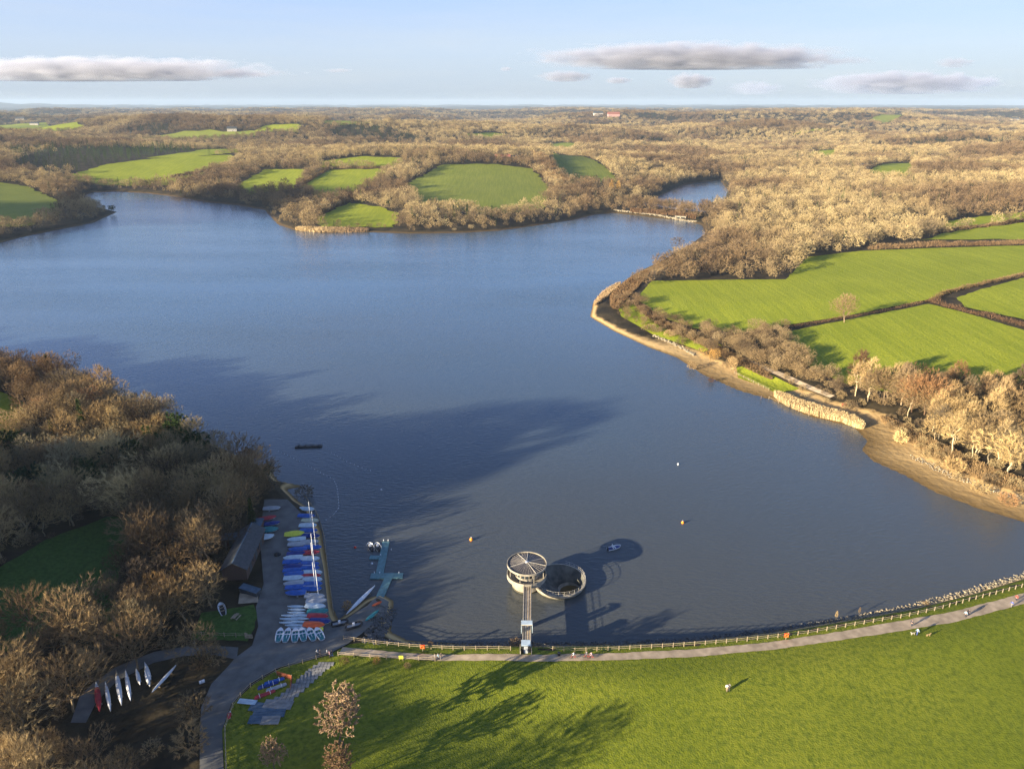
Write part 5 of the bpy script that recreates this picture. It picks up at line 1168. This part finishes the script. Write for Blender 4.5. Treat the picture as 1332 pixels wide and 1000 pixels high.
for (px, py, m, lab, a) in ((349, 893, M_navy, 'navy tarpaulin roll on the dark ground inside the road bend', 25), (357, 888, M_blue, 'blue tarpaulin roll inside the road bend', 25), (345, 905, M_red, 'red striped board lying above the pile', 30), (360, 896, M_grey, 'grey pole bundle beside the blue roll', 28)):
    o = empty('rolled_sheet', A(px, py) + [0, 0, .25], math.radians(a)); tag(o, lab, 'sheet'); b = MB(); b.tube((-2, 0, 0), (2, .1, 0), .28, .2, 8); b.tube((-1.8, .5, 0), (1.9, .4, 0), .18, .22, 8); b.build('roll', m, o); b = MB(); b.box((-1, .25, .1), (.08, 1.0, .4)); b.box((1, .25, .1), (.08, 1.0, .4)); b.build('strap', M_white, o)
o = empty('mesh_barrier', A(360, 878)); tag(o, 'orange plastic mesh barrier on the dark grass below the road', 'barrier'); c0 = A(360, 878)
pl_ = [A(360, 878) - c0, A(380, 884) - c0, A(378, 898) - c0]; b = MB()
for P, Q in zip(pl_[:-1], pl_[1:]):
    for z in np.linspace(.15, 1.1, 7): b.tube(P + [0, 0, z], Q + [0, 0, z], .05, n=4)
    for t in np.linspace(0, 1, 14): q = P + (Q - P) * t; b.tube(q + [0, 0, .1], q + [0, 0, 1.1], .03, n=4)
b.build('mesh', M_rust, o)
for q in pl_: b = MB(); b.tube(q, q + np.array([0, 0, 1.3]), .05, n=6); b.build('post', M_wood, o)
for px, py, lab in ((263, 888, 'white barrel lying under the bushes left of the road'),):
    o = empty('barrel', A(px, py), 0.6); tag(o, lab, 'barrel'); b = MB(); b.tube((-.5, 0, .35), (.5, 0, .35), .35, n=12); b.build('drum', M_white, o); b = MB(); b.tube((-.12, 0, .35), (-.02, 0, .35), .37, n=12); b.build('hoop', M_grey, o)
# ring stations
for px, py, lab in ((550, 847, 'orange red lifebuoy stand on the fence left of the footbridge'), (1022, 832, 'orange red lifebuoy stand on the fence in the right half of the dam')):
    o = empty('lifebuoy_stand', A(px, py)); tag(o, lab, 'lifebuoy'); b = MB(); b.tube((0, 0, 0), (0, 0, 1.2), .06, n=6); b.build('post', M_wood, o); b = MB(); b.box((0, -.06, 1.3), (.95, .12, .95)); b.build('board', M_redfl, o)
    b = MB(); [b.tube((.36 * math.cos(a), -.16, 1.3 + .36 * math.sin(a)), (.36 * math.cos(a + .4), -.16, 1.3 + .36 * math.sin(a + .4)), .07, n=6) for a in np.arange(0, 6.28, .4)]; b.build('ring', M_orangefl, o)
o = empty('yellow_sign', A(522, 860)); tag(o, 'yellow gorse-coloured notice board on the lower fence', 'sign'); b = MB(); b.box((0, 0, 1.1), (.9, .08, .8)); b.build('panel', M_yellow, o)
for x in (-.35, .35): b = MB(); b.tube((x, 0.05, 0), (x, 0.05, 1.3), .04, n=5); b.build('post', M_wood, o)
for px, py, lab in ((727, 853, 'dark litter bin post beside the path right of the footbridge'), ):
    o = empty('litter_bin', A(px, py)); tag(o, lab, 'bin'); b = MB(); b.lathe([(.01, 0), (.28, 0), (.32, .9), (.01, .9)], 12); b.build('body', M_black, o); b = MB(); b.lathe([(.34, .9), (.3, 1.0), (.01, 1.05)], 12); b.build('lid', M_slate, o)
# bench and red chair by the reed bed
o = empty('red_bench', A(1098, 528), 0.3); tag(o, 'small red bench under the trees behind the reed bed', 'bench'); b = MB(); b.box((0, 0, .45), (2.2, .5, .1)); b.build('seat', M_redfl, o); b = MB(); b.box((0, .25, .85), (2.2, .08, .6)); b.build('backrest', M_redfl, o)
for x in (-.9, .9): b = MB(); b.box((x, 0, .22), (.1, .45, .45)); b.build('leg', M_black, o)

# ------------------------------------------------------------------ people, dogs, bicycles
def skin(name, joints, edges, m, root=0, lev=1, parent=None):
    me = bpy.data.meshes.new(name); me.from_pydata([j[:3] for j in joints], edges, []); me.update(); o = bpy.data.objects.new(name, me); COL.objects.link(o)
    o.modifiers.new('skin', 'SKIN'); sd = me.skin_vertices[0].data
    for i, j in enumerate(joints): sd[i].radius = (j[3], j[3] if len(j) < 5 else j[4])
    sd[root].use_root = True; s = o.modifiers.new('sub', 'SUBSURF'); s.levels = s.render_levels = lev
    dg = bpy.context.evaluated_depsgraph_get(); me2 = bpy.data.meshes.new_from_object(o.evaluated_get(dg)); bpy.data.objects.remove(o); me2.materials.clear()
    q = bpy.data.objects.new(name, me2); COL.objects.link(q); me2.materials.append(m); q.parent = parent
    for p in me2.polygons: p.use_smooth = True
    return q
def figure(pose='walk'):
    root = empty('person', (0, 0, 0)); s = 1 if pose == 'walk' else 0.35
    if pose == 'sit':
        hip = 0.95; L = [(0.42, .1, .9), (0.5, .1, .45), (0.62, .1, .42)]; Rl = [(0.42, -.1, .98), (0.38, -.1, .55), (0.5, -.1, .52)]
        arms = [((.05, .2, 1.35), (.3, .24, 1.15), (.55, .22, 1.1)), ((.05, -.2, 1.35), (.3, -.24, 1.15), (.55, -.22, 1.1))]; lean = .18
    else:
        hip = 0.92; L = [(.14 * s, .1, .5), (.02 * s + .1 * s, .1, .08), (.28 * s, .1, .04)]; Rl = [(.0, -.1, .5), (-.24 * s, -.1, .1), (-.1 * s, -.1, .04)]
        arms = [((-.02, .21, 1.38), (-.12 * s, .27, 1.12), (.05 - .2 * s, .27, .9)), ((-.02, -.21, 1.38), (.06 * s, -.27, 1.12), (.28 * s, -.25, .95))]; lean = 0
    # body: one surface, pelvis - spine - neck - head, arms with hands, legs with feet
    J = [(0, 0, hip, .11, .14), (lean * .5, 0, 1.2, .10, .14), (lean, 0, 1.4, .07, .12), (lean, 0, 1.5, .05), (lean + .01, 0, 1.6, .085, .075), (lean + .01, 0, 1.7, .08, .07)]; E = [(0, 1), (1, 2), (2, 3), (3, 4), (4, 5)]
    for leg, y in ((L, .09), (Rl, -.09)):
        k = len(J); J += [(0.02, y, hip - .08, .085)]; E.append((0, k)); pr = k
        for (x, yy, z), r in zip(leg, (.058, .042, .035)): J.append((x, yy, z, r)); E.append((pr, len(J) - 1)); pr = len(J) - 1
    for a in arms:
        pr = 2
        for (x, y, z), r in zip(a, (.055, .04, .03)): J.append((x + (lean if pr == 2 else 0), y, z, r)); E.append((pr, len(J) - 1)); pr = len(J) - 1
        x, y, z = a[2]; J.append((x + .04, y, z - .07, .03, .018)); E.append((pr, len(J) - 1))
    body = skin('body', J, E, M_skin, 0, 1, root)
    JJ = [(0, 0, hip + .02, .135, .165), (lean * .5, 0, 1.2, .13, .17), (lean, 0, 1.4, .095, .145), (lean, 0, 1.47, .06)]; EE = [(0, 1), (1, 2), (2, 3)]
    for a in arms:
        pr = 2
        for (x, y, z), r in zip(a, (.075, .058, .045)): JJ.append((x + (lean if pr == 2 else 0), y, z, r)); EE.append((pr, len(JJ) - 1)); pr = len(JJ) - 1
    jac = skin('jacket', JJ, EE, M_black, 0, 1, root)
    JT = [(0, 0, hip, .12, .155)]; ET = []
    for leg, y in ((L, .09), (Rl, -.09)):
        k = len(JT); JT += [(0.02, y, hip - .1, .1)]; ET.append((0, k)); pr = k
        for (x, yy, z), r in zip(leg[:2], (.075, .06)): JT.append((x, yy, z + .02, r)); ET.append((pr, len(JT) - 1)); pr = len(JT) - 1
    tro = skin('trousers', JT, ET, M_navy, 0, 1, root)
    hair = skin('hair', [(lean - .02, 0, 1.62, .085, .08), (lean - .01, 0, 1.7, .095, .085), (lean - .0, 0, 1.755, .05)], [(0, 1), (1, 2)], M_black, 0, 1, root)
    b = MB()
    for leg in (L, Rl): x, y, z = leg[2]; b.box((x - .05, y, z - .0), (.28, .1, .09))
    sh = b.build('shoes', M_black, root)
    return root, [(body, []), (jac, []), (tro, []), (hair, []), (sh, [])]
FW_, FS_, FC_ = figure('walk'), figure('stand'), figure('sit')
def person(f, px, py, ang, top, low, lab, p=None, hair=M_black):
    root, parts = f; c = place(f, px, py, math.radians(ang), lab, None, 'person', p=p, dz=-0.0)
    for ch in c.children:
        n = ch.name.split('.')[0]; mm = {'jacket': top, 'trousers': low, 'hair': hair}.get(n)
        if mm:
            ch.material_slots[0].link = 'OBJECT'; ch.material_slots[0].material = mm
    return c
CLOTH = {k: simple('cloth_' + k, c, 0.85) for k, c in dict(white=(.7, .7, .7), black=(.03, .03, .035), blue=(.06, .12, .4), pale=(.35, .55, .7), red=(.5, .06, .05), pink=(.75, .45, .5), grey=(.25, .25, .26), tan=(.4, .3, .2), dark=(.05, .05, .07)).items()}
person(FW_, 413, 853, 200, CLOTH['white'], CLOTH['black'], 'person in a white top and black trousers on the tarmac below the dinghies')
person(FW_, 417, 854, 190, CLOTH['dark'], CLOTH['dark'], 'person in dark clothes just right of the one in white on the tarmac', hair=CLOTH['tan'])
person(FS_, 426, 853, 10, CLOTH['white'], CLOTH['dark'], 'leftmost of the group standing at the head of the slab steps, white top')
person(FS_, 429, 855, 200, CLOTH['pink'], CLOTH['dark'], 'person in a pink top in the group above the slab steps')
person(FW_, 432, 854, 150, CLOTH['dark'], CLOTH['blue'], 'rightmost of the group above the slab steps, dark jacket')
person(FW_, 566, 859, 185, CLOTH['grey'], CLOTH['dark'], 'left of three walkers on the path by the lower fence end')
person(FW_, 570, 858.5, 180, CLOTH['pale'], CLOTH['dark'], 'middle walker in pale blue by the lower fence end')
person(FW_, 574, 858, 180, CLOTH['dark'], CLOTH['grey'], 'right of three walkers on the path, dark jacket')
person(FW_, 945, 899, 60, CLOTH['white'], CLOTH['tan'], 'left of two people walking close together on the open grass')
person(FW_, 948, 898, 60, CLOTH['grey'], CLOTH['dark'], 'right of two people walking close together on the open grass')
person(FW_, 1185, 815, 20, CLOTH['dark'], CLOTH['dark'], 'person in dark clothes on the path beside the dam posts')
person(FW_, 1192.5, 826, 190, CLOTH['pale'], CLOTH['blue'], 'person in pale blue standing between two dogs on the grass edge')
person(FW_, 1255, 803, 200, CLOTH['pale'], CLOTH['dark'], 'walker in pale blue on the path near the right end')
person(FW_, 1259, 801, 200, CLOTH['dark'], CLOTH['dark'], 'dark walker just right of the pale blue one near the right end')
person(FW_, 1315, 790, 200, CLOTH['blue'], CLOTH['grey'], 'person in blue at the right edge of the path')
person(FS_, 990, 520, 90, CLOTH['dark'], CLOTH['dark'], 'angler standing at the tip of the mud left of the reed bed')
person(FS_, 1321, 782, 200, CLOTH['red'], CLOTH['dark'], 'person in red at the far right of the path')
def dog(px, py, ang, m, lab):
    o = empty('dog', A(px, py) + [0, 0, .12], math.radians(ang)); tag(o, lab, 'dog')
    J = [(-.3, 0, .5, .1, .12), (0, 0, .5, .12, .13), (.3, 0, .52, .13, .15), (.45, 0, .66, .08), (.56, 0, .76, .08), (.7, 0, .73, .045), (-.42, 0, .55, .03), (-.6, 0, .68, .02)]; E = [(0, 1), (1, 2), (2, 3), (3, 4), (4, 5), (0, 6), (6, 7)]
    for y in (-.1, .1):
        k = len(J); J += [(.3, y, .3, .045), (.31, y, .04, .03)]; E += [(2, k), (k, k + 1)]; k = len(J); J += [(-.26, y, .34, .06), (-.4, y, .2, .035), (-.36, y, .04, .03)]; E += [(0, k), (k, k + 1), (k + 1, k + 2)]
    skin('body', J, E, m, 1, 1, o); b = MB(); [b.box((.54, y, .83), (.05, .03, .09)) for y in (-.06, .06)]; b.build('ears', m, o)
dog(1187, 826, 190, simple('cream_fur', (.65, .55, .42), .9), 'cream dog left of the person in pale blue'); dog(1207, 828, 10, simple('tan_fur', (.4, .27, .14), .9), 'tan dog right of the person in pale blue')
def bicycle(px, py, ang, lab, plab, top):
    p = A(px, py); o = empty('bicycle', p + [0, 0, .12], math.radians(ang)); tag(o, lab, 'bicycle')
    for x in (-.52, .52):
        b = MB(); [b.tube((x + .33 * math.cos(a), 0, .34 + .33 * math.sin(a)), (x + .33 * math.cos(a + .45), 0, .34 + .33 * math.sin(a + .45)), .025, n=5) for a in np.arange(0, 6.28, .449)]
        [b.tube((x, 0, .34), (x + .33 * math.cos(a), 0, .34 + .33 * math.sin(a)), .006, n=3) for a in np.arange(0, 6.28, .6)]; b.build('wheel', M_black, o)
    b = MB(); q = {'r': (-.52, 0, .34), 's': (-.2, 0, .85), 'b': (-.08, 0, .33), 'h': (.34, 0, .85), 'f': (.52, 0, .34)}
    for u, v in ('rs', 'rb', 'sb', 'sh', 'bh', 'hf'): b.tube(q[u], q[v], .02, n=5)
    b.build('frame', M_redfl, o); b = MB(); b.box((-.2, 0, .9), (.24, .12, .05)); b.build('saddle', M_black, o); b = MB(); b.tube((.36, -.25, 1.0), (.36, .25, 1.0), .018, n=5); b.tube((.34, 0, .85), (.36, 0, 1.0), .018, n=5); b.build('handlebar', M_black, o)
    person(FC_, 0, 0, ang, top, CLOTH['dark'], plab, p=p + np.array([-.2 * math.cos(math.radians(ang)), -.2 * math.sin(math.radians(ang)), .0]))
bicycle(746, 857, 185, 'bicycle ridden along the path, first right of the footbridge', 'cyclist in white, first right of the footbridge', CLOTH['white'])
bicycle(763, 856, 185, 'second bicycle right of the footbridge', 'cyclist in dark grey, second right of the footbridge', CLOTH['grey'])
bicycle(769, 857, 185, 'third bicycle right of the footbridge', 'cyclist in pink, third right of the footbridge', CLOTH['pink'])

# ------------------------------------------------------------------ far houses
def house(px, py, w, d, h, lab, wall=M_house, roof=M_terr, ang=0.2):
    p = A(px, py); o = empty('house', p, ang); tag(o, lab, 'house'); b = MB(); b.box((0, 0, h / 2), (w, d, h + .6)); b.build('wall', wall, o)
    b = MB(); b.loft([[(x, -d / 2 - .5, h), (x, 0, h + d * .45), (x, d / 2 + .5, h)] for x in (-w / 2 - .5, w / 2 + .5)]); r_ = b.build('roof', roof, o)
    b = MB(); b.box((w * .3, 0, h + d * .5), (1.0, 1.0, 2.2)); b.build('chimney', M_brick, r_)
    for k in range(max(2, int(w / 4))):
        x = -w / 2 + (k + .5) * w / max(2, int(w / 4)); b = MB(); b.box((x, -d / 2 - .03, h * .55), (1.3, .08, 1.2)); b.build('window', M_glass, o)
    b = MB(); b.box((w * .05, -d / 2 - .04, 1.0), (1.0, .08, 2.0)); b.build('door', M_slate, o)
house(654, 209, 22, 9, 5, 'red brick farmhouse with a dark roof behind the middle far field', M_brick, M_terr, 0.05)
house(668, 209, 12, 8, 4, 'smaller barn right of the red brick farmhouse', M_brick, M_slate, 0.1)
house(1121, 219, 18, 8, 4, 'pale cottage at the small clearing in the right woods', M_house, M_slate, 0.1)
house(27, 157, 34, 16, 7, 'pale farm building among far fields at the left edge', M_house, M_slate, 0.1)
house(45, 163, 30, 14, 6, 'second pale farm building near the left edge', M_house, M_slate, 0.2)
house(174, 178, 18, 10, 6, 'tiny white house left of the far bright field', M_house, M_slate, 0.1)
house(302, 171, 22, 12, 6, 'pale house group left of the distant bright field', M_house, M_slate, 0.3)
house(798, 152, 50, 20, 10, 'pinkish large building on the far skyline ridge', simple('pink_render', (.55, .32, .28), .8), M_terr, 0.1)
house(778, 151, 40, 20, 11, 'pale building left of the pinkish one on the skyline', M_house, M_slate, 0.1)
house(1320, 157, 40, 16, 8, 'pale farm on the far ridge at the right edge', M_house, M_slate, 0.1)
# causeway culvert
p = A(885, 284); o = empty('stone_culvert', p, -0.35); tag(o, 'pale stone culvert wall with dark openings on the causeway', 'culvert'); b = MB(); b.box((0, 0, 1.6), (11, 1, 1.0)); b.box((-5, 0, .6), (1, 1, 1.6)); b.box((0, 0, .6), (1, 1, 1.6)); b.box((5, 0, .6), (1, 1, 1.6)); b.build('wall', M_conc, o)
b = MB(); b.box((0, .45, .6), (9, .1, 1.5)); b.build('culvert_dark_sheet', M_black, o)  # black sheet behind the piers stands in for the dark inside the culvert

# ------------------------------------------------------------------ clouds: real bodies of vapour high beyond the land
def cloud_mat(name, dens, sx, nscale, thr=0.5, col=(0.80, 0.81, 0.90)):
    m = bpy.data.materials.new(name); m.use_nodes = True; t = m.node_tree; t.nodes.remove(t.nodes['Principled BSDF']); L = t.links.new; N = t.nodes.new
    v = N('ShaderNodeVolumePrincipled'); v.inputs['Color'].default_value = (*col, 1); v.inputs['Anisotropy'].default_value = 0.2
    tc = N('ShaderNodeTexCoord'); ln = N('ShaderNodeVectorMath'); ln.operation = 'LENGTH'; L(tc.outputs['Object'], ln.inputs[0])
    mp = N('ShaderNodeMapping'); mp.inputs['Scale'].default_value = (sx, 1.2, 1.0); L(tc.outputs['Object'], mp.inputs['Vector'])
    n = N('ShaderNodeTexNoise'); n.inputs['Scale'].default_value = nscale; n.inputs['Detail'].default_value = 6; n.inputs['Roughness'].default_value = 0.68; L(mp.outputs[0], n.inputs['Vector'])
    # density = noise - falloff from the middle
    a = N('ShaderNodeMath'); a.operation = 'POWER'; L(ln.outputs['Value'], a.inputs[0]); a.inputs[1].default_value = 2.0
    b_ = N('ShaderNodeMath'); b_.operation = 'MULTIPLY_ADD'; L(a.outputs[0], b_.inputs[0]); b_.inputs[1].default_value = -0.42; b_.inputs[2].default_value = 0.5 - thr + 0.24
    c = N('ShaderNodeMath'); c.operation = 'ADD'; L(n.outputs['Fac'], c.inputs[0]); L(b_.outputs[0], c.inputs[1])
    mr = N('ShaderNodeMapRange'); mr.inputs['From Min'].default_value = 0.5; mr.inputs['From Max'].default_value = 0.72; mr.inputs['To Max'].default_value = dens; L(c.outputs[0], mr.inputs['Value'])
    L(mr.outputs[0], v.inputs['Density']); L(v.outputs[0], t.nodes['Material Output'].inputs['Volume']); return m
def cloud(x0, x1, y0, y1, dist, lab, dens=0.004, thr=0.5, nscale=2.2, depth=0.5):
    P, Q = ray([x0], [(y0 + y1) / 2])[0], ray([x1], [(y0 + y1) / 2])[0]; P = P / P[1] * dist; Q = Q / Q[1] * dist
    zt = ray([(x0 + x1) / 2], [y0])[0]; zb_ = ray([(x0 + x1) / 2], [y1])[0]; zt = zt[2] / zt[1] * dist + CH; zb_ = zb_[2] / zb_[1] * dist + CH
    w = (Q[0] - P[0]) / 2; h = (zt - zb_) / 2
    bm = bmesh.new(); bmesh.ops.create_icosphere(bm, subdivisions=3, radius=1.0)
    for v in bm.verts:
        if v.co.z < -0.5: v.co.z = -0.5 + (v.co.z + 0.5) * 0.3
    me = bpy.data.meshes.new('cloud'); bm.to_mesh(me); bm.free()
    o = link('cloud', me, cloud_mat('cloud_vapour', dens, max(1, w / h / 4.5), nscale, thr)); o.location = ((P[0] + Q[0]) / 2, dist, (zt + zb_) / 2); o.scale = (w, max(h * 1.6, w * depth * .3), h); tag(o, lab, 'cloud')
    return o
cloud(655, 1150, 50, 100, 20000, 'long flat bottomed grey violet cloud, largest in the sky', 0.0045, 0.44, 2.6)
cloud(-180, 410, 70, 114, 22000, 'long thin grey cloud reaching in from the left edge', 0.0038, 0.45, 2.6)
cloud(1030, 1330, 88, 130, 27000, 'bright white and grey cloud bank low on the right', 0.004, 0.47, 2.6)
cloud(692, 780, 90, 110, 21000, 'small grey cloud just under the left end of the largest cloud', 0.005, 0.45, 2.4)
cloud(862, 935, 92, 120, 23000, 'small pinkish grey cloud under the middle of the largest cloud', 0.005, 0.46, 2.4)
cloud(782, 826, 99, 111, 24000, 'tiny grey cloud between the two small ones', 0.006, 0.46, 2.2)
cloud(1208, 1275, 72, 92, 22000, 'small wispy cloud at the upper right', 0.003, 0.5, 2.6)
cloud(935, 1030, 102, 128, 28000, 'faint low cloud patch left of the bright bank', 0.0018, 0.5, 3.0)
cloud(415, 465, 88, 96, 22000, 'tiny faint wisp right of the left cloud', 0.005, 0.5, 2.0)
cloud(648, 668, 86, 94, 22000, 'tiny dark wisp left of the largest cloud', 0.006, 0.48, 2.0)

# two unseen clouds added behind the camera, up-sun of the lake's left arm; their shade lies on the left headland and the valley beyond it
for tx, ty, rx_, ry_, lb in ((-420, 790, 190, 120, 'unseen low cloud added behind the camera to shade the left headland'), (-1300, 1480, 330, 170, 'unseen broad cloud added behind the camera to shade the far left valley')):
    s_ = 620 / math.sin(SUN_EL); bm = bmesh.new(); bmesh.ops.create_icosphere(bm, subdivisions=3, radius=1.0); me = bpy.data.meshes.new('cloud'); bm.to_mesh(me); bm.free()
    mc_ = bpy.data.materials.new('added_shade_cloud_vapour'); mc_.use_nodes = True; t_ = mc_.node_tree; t_.nodes.remove(t_.nodes['Principled BSDF']); v_ = t_.nodes.new('ShaderNodeVolumePrincipled'); v_.inputs['Density'].default_value = 0.016; v_.inputs['Color'].default_value = (.9, .9, .93, 1); t_.links.new(v_.outputs[0], t_.nodes['Material Output'].inputs['Volume'])
    o = link('cloud', me, mc_); o.location = (tx + sv.x * s_, ty + sv.y * s_, 640); o.scale = (rx_, ry_, 30); o.rotation_euler = (0, 0, 0.3); tag(o, lb, 'cloud')  # added unseen cloud, there for its shade

# ------------------------------------------------------------------ haze
me = bpy.data.meshes.new('haze'); X_ = 29000; V_ = [(x, y, z) for z in (-16, 185) for x, y in ((-X_, -X_), (X_, -X_), (X_, X_), (-X_, X_))]
me.from_pydata(V_, [], [(3, 2, 1, 0), (4, 5, 6, 7), (0, 1, 5, 4), (1, 2, 6, 5), (2, 3, 7, 6), (3, 0, 4, 7)]); me.update()
mh = bpy.data.materials.new('haze_air'); mh.use_nodes = True; t = mh.node_tree; t.nodes.remove(t.nodes['Principled BSDF']); v = t.nodes.new('ShaderNodeVolumePrincipled'); v.inputs['Color'].default_value = (0.52, 0.66, 0.84, 1); v.inputs['Density'].default_value = HAZE; v.inputs['Anisotropy'].default_value = 0.0
t.links.new(v.outputs[0], t.nodes['Material Output'].inputs['Volume']); hz = link('haze', me, mh); tag(hz, kind='stuff', label='thin pale blue haze in the air')
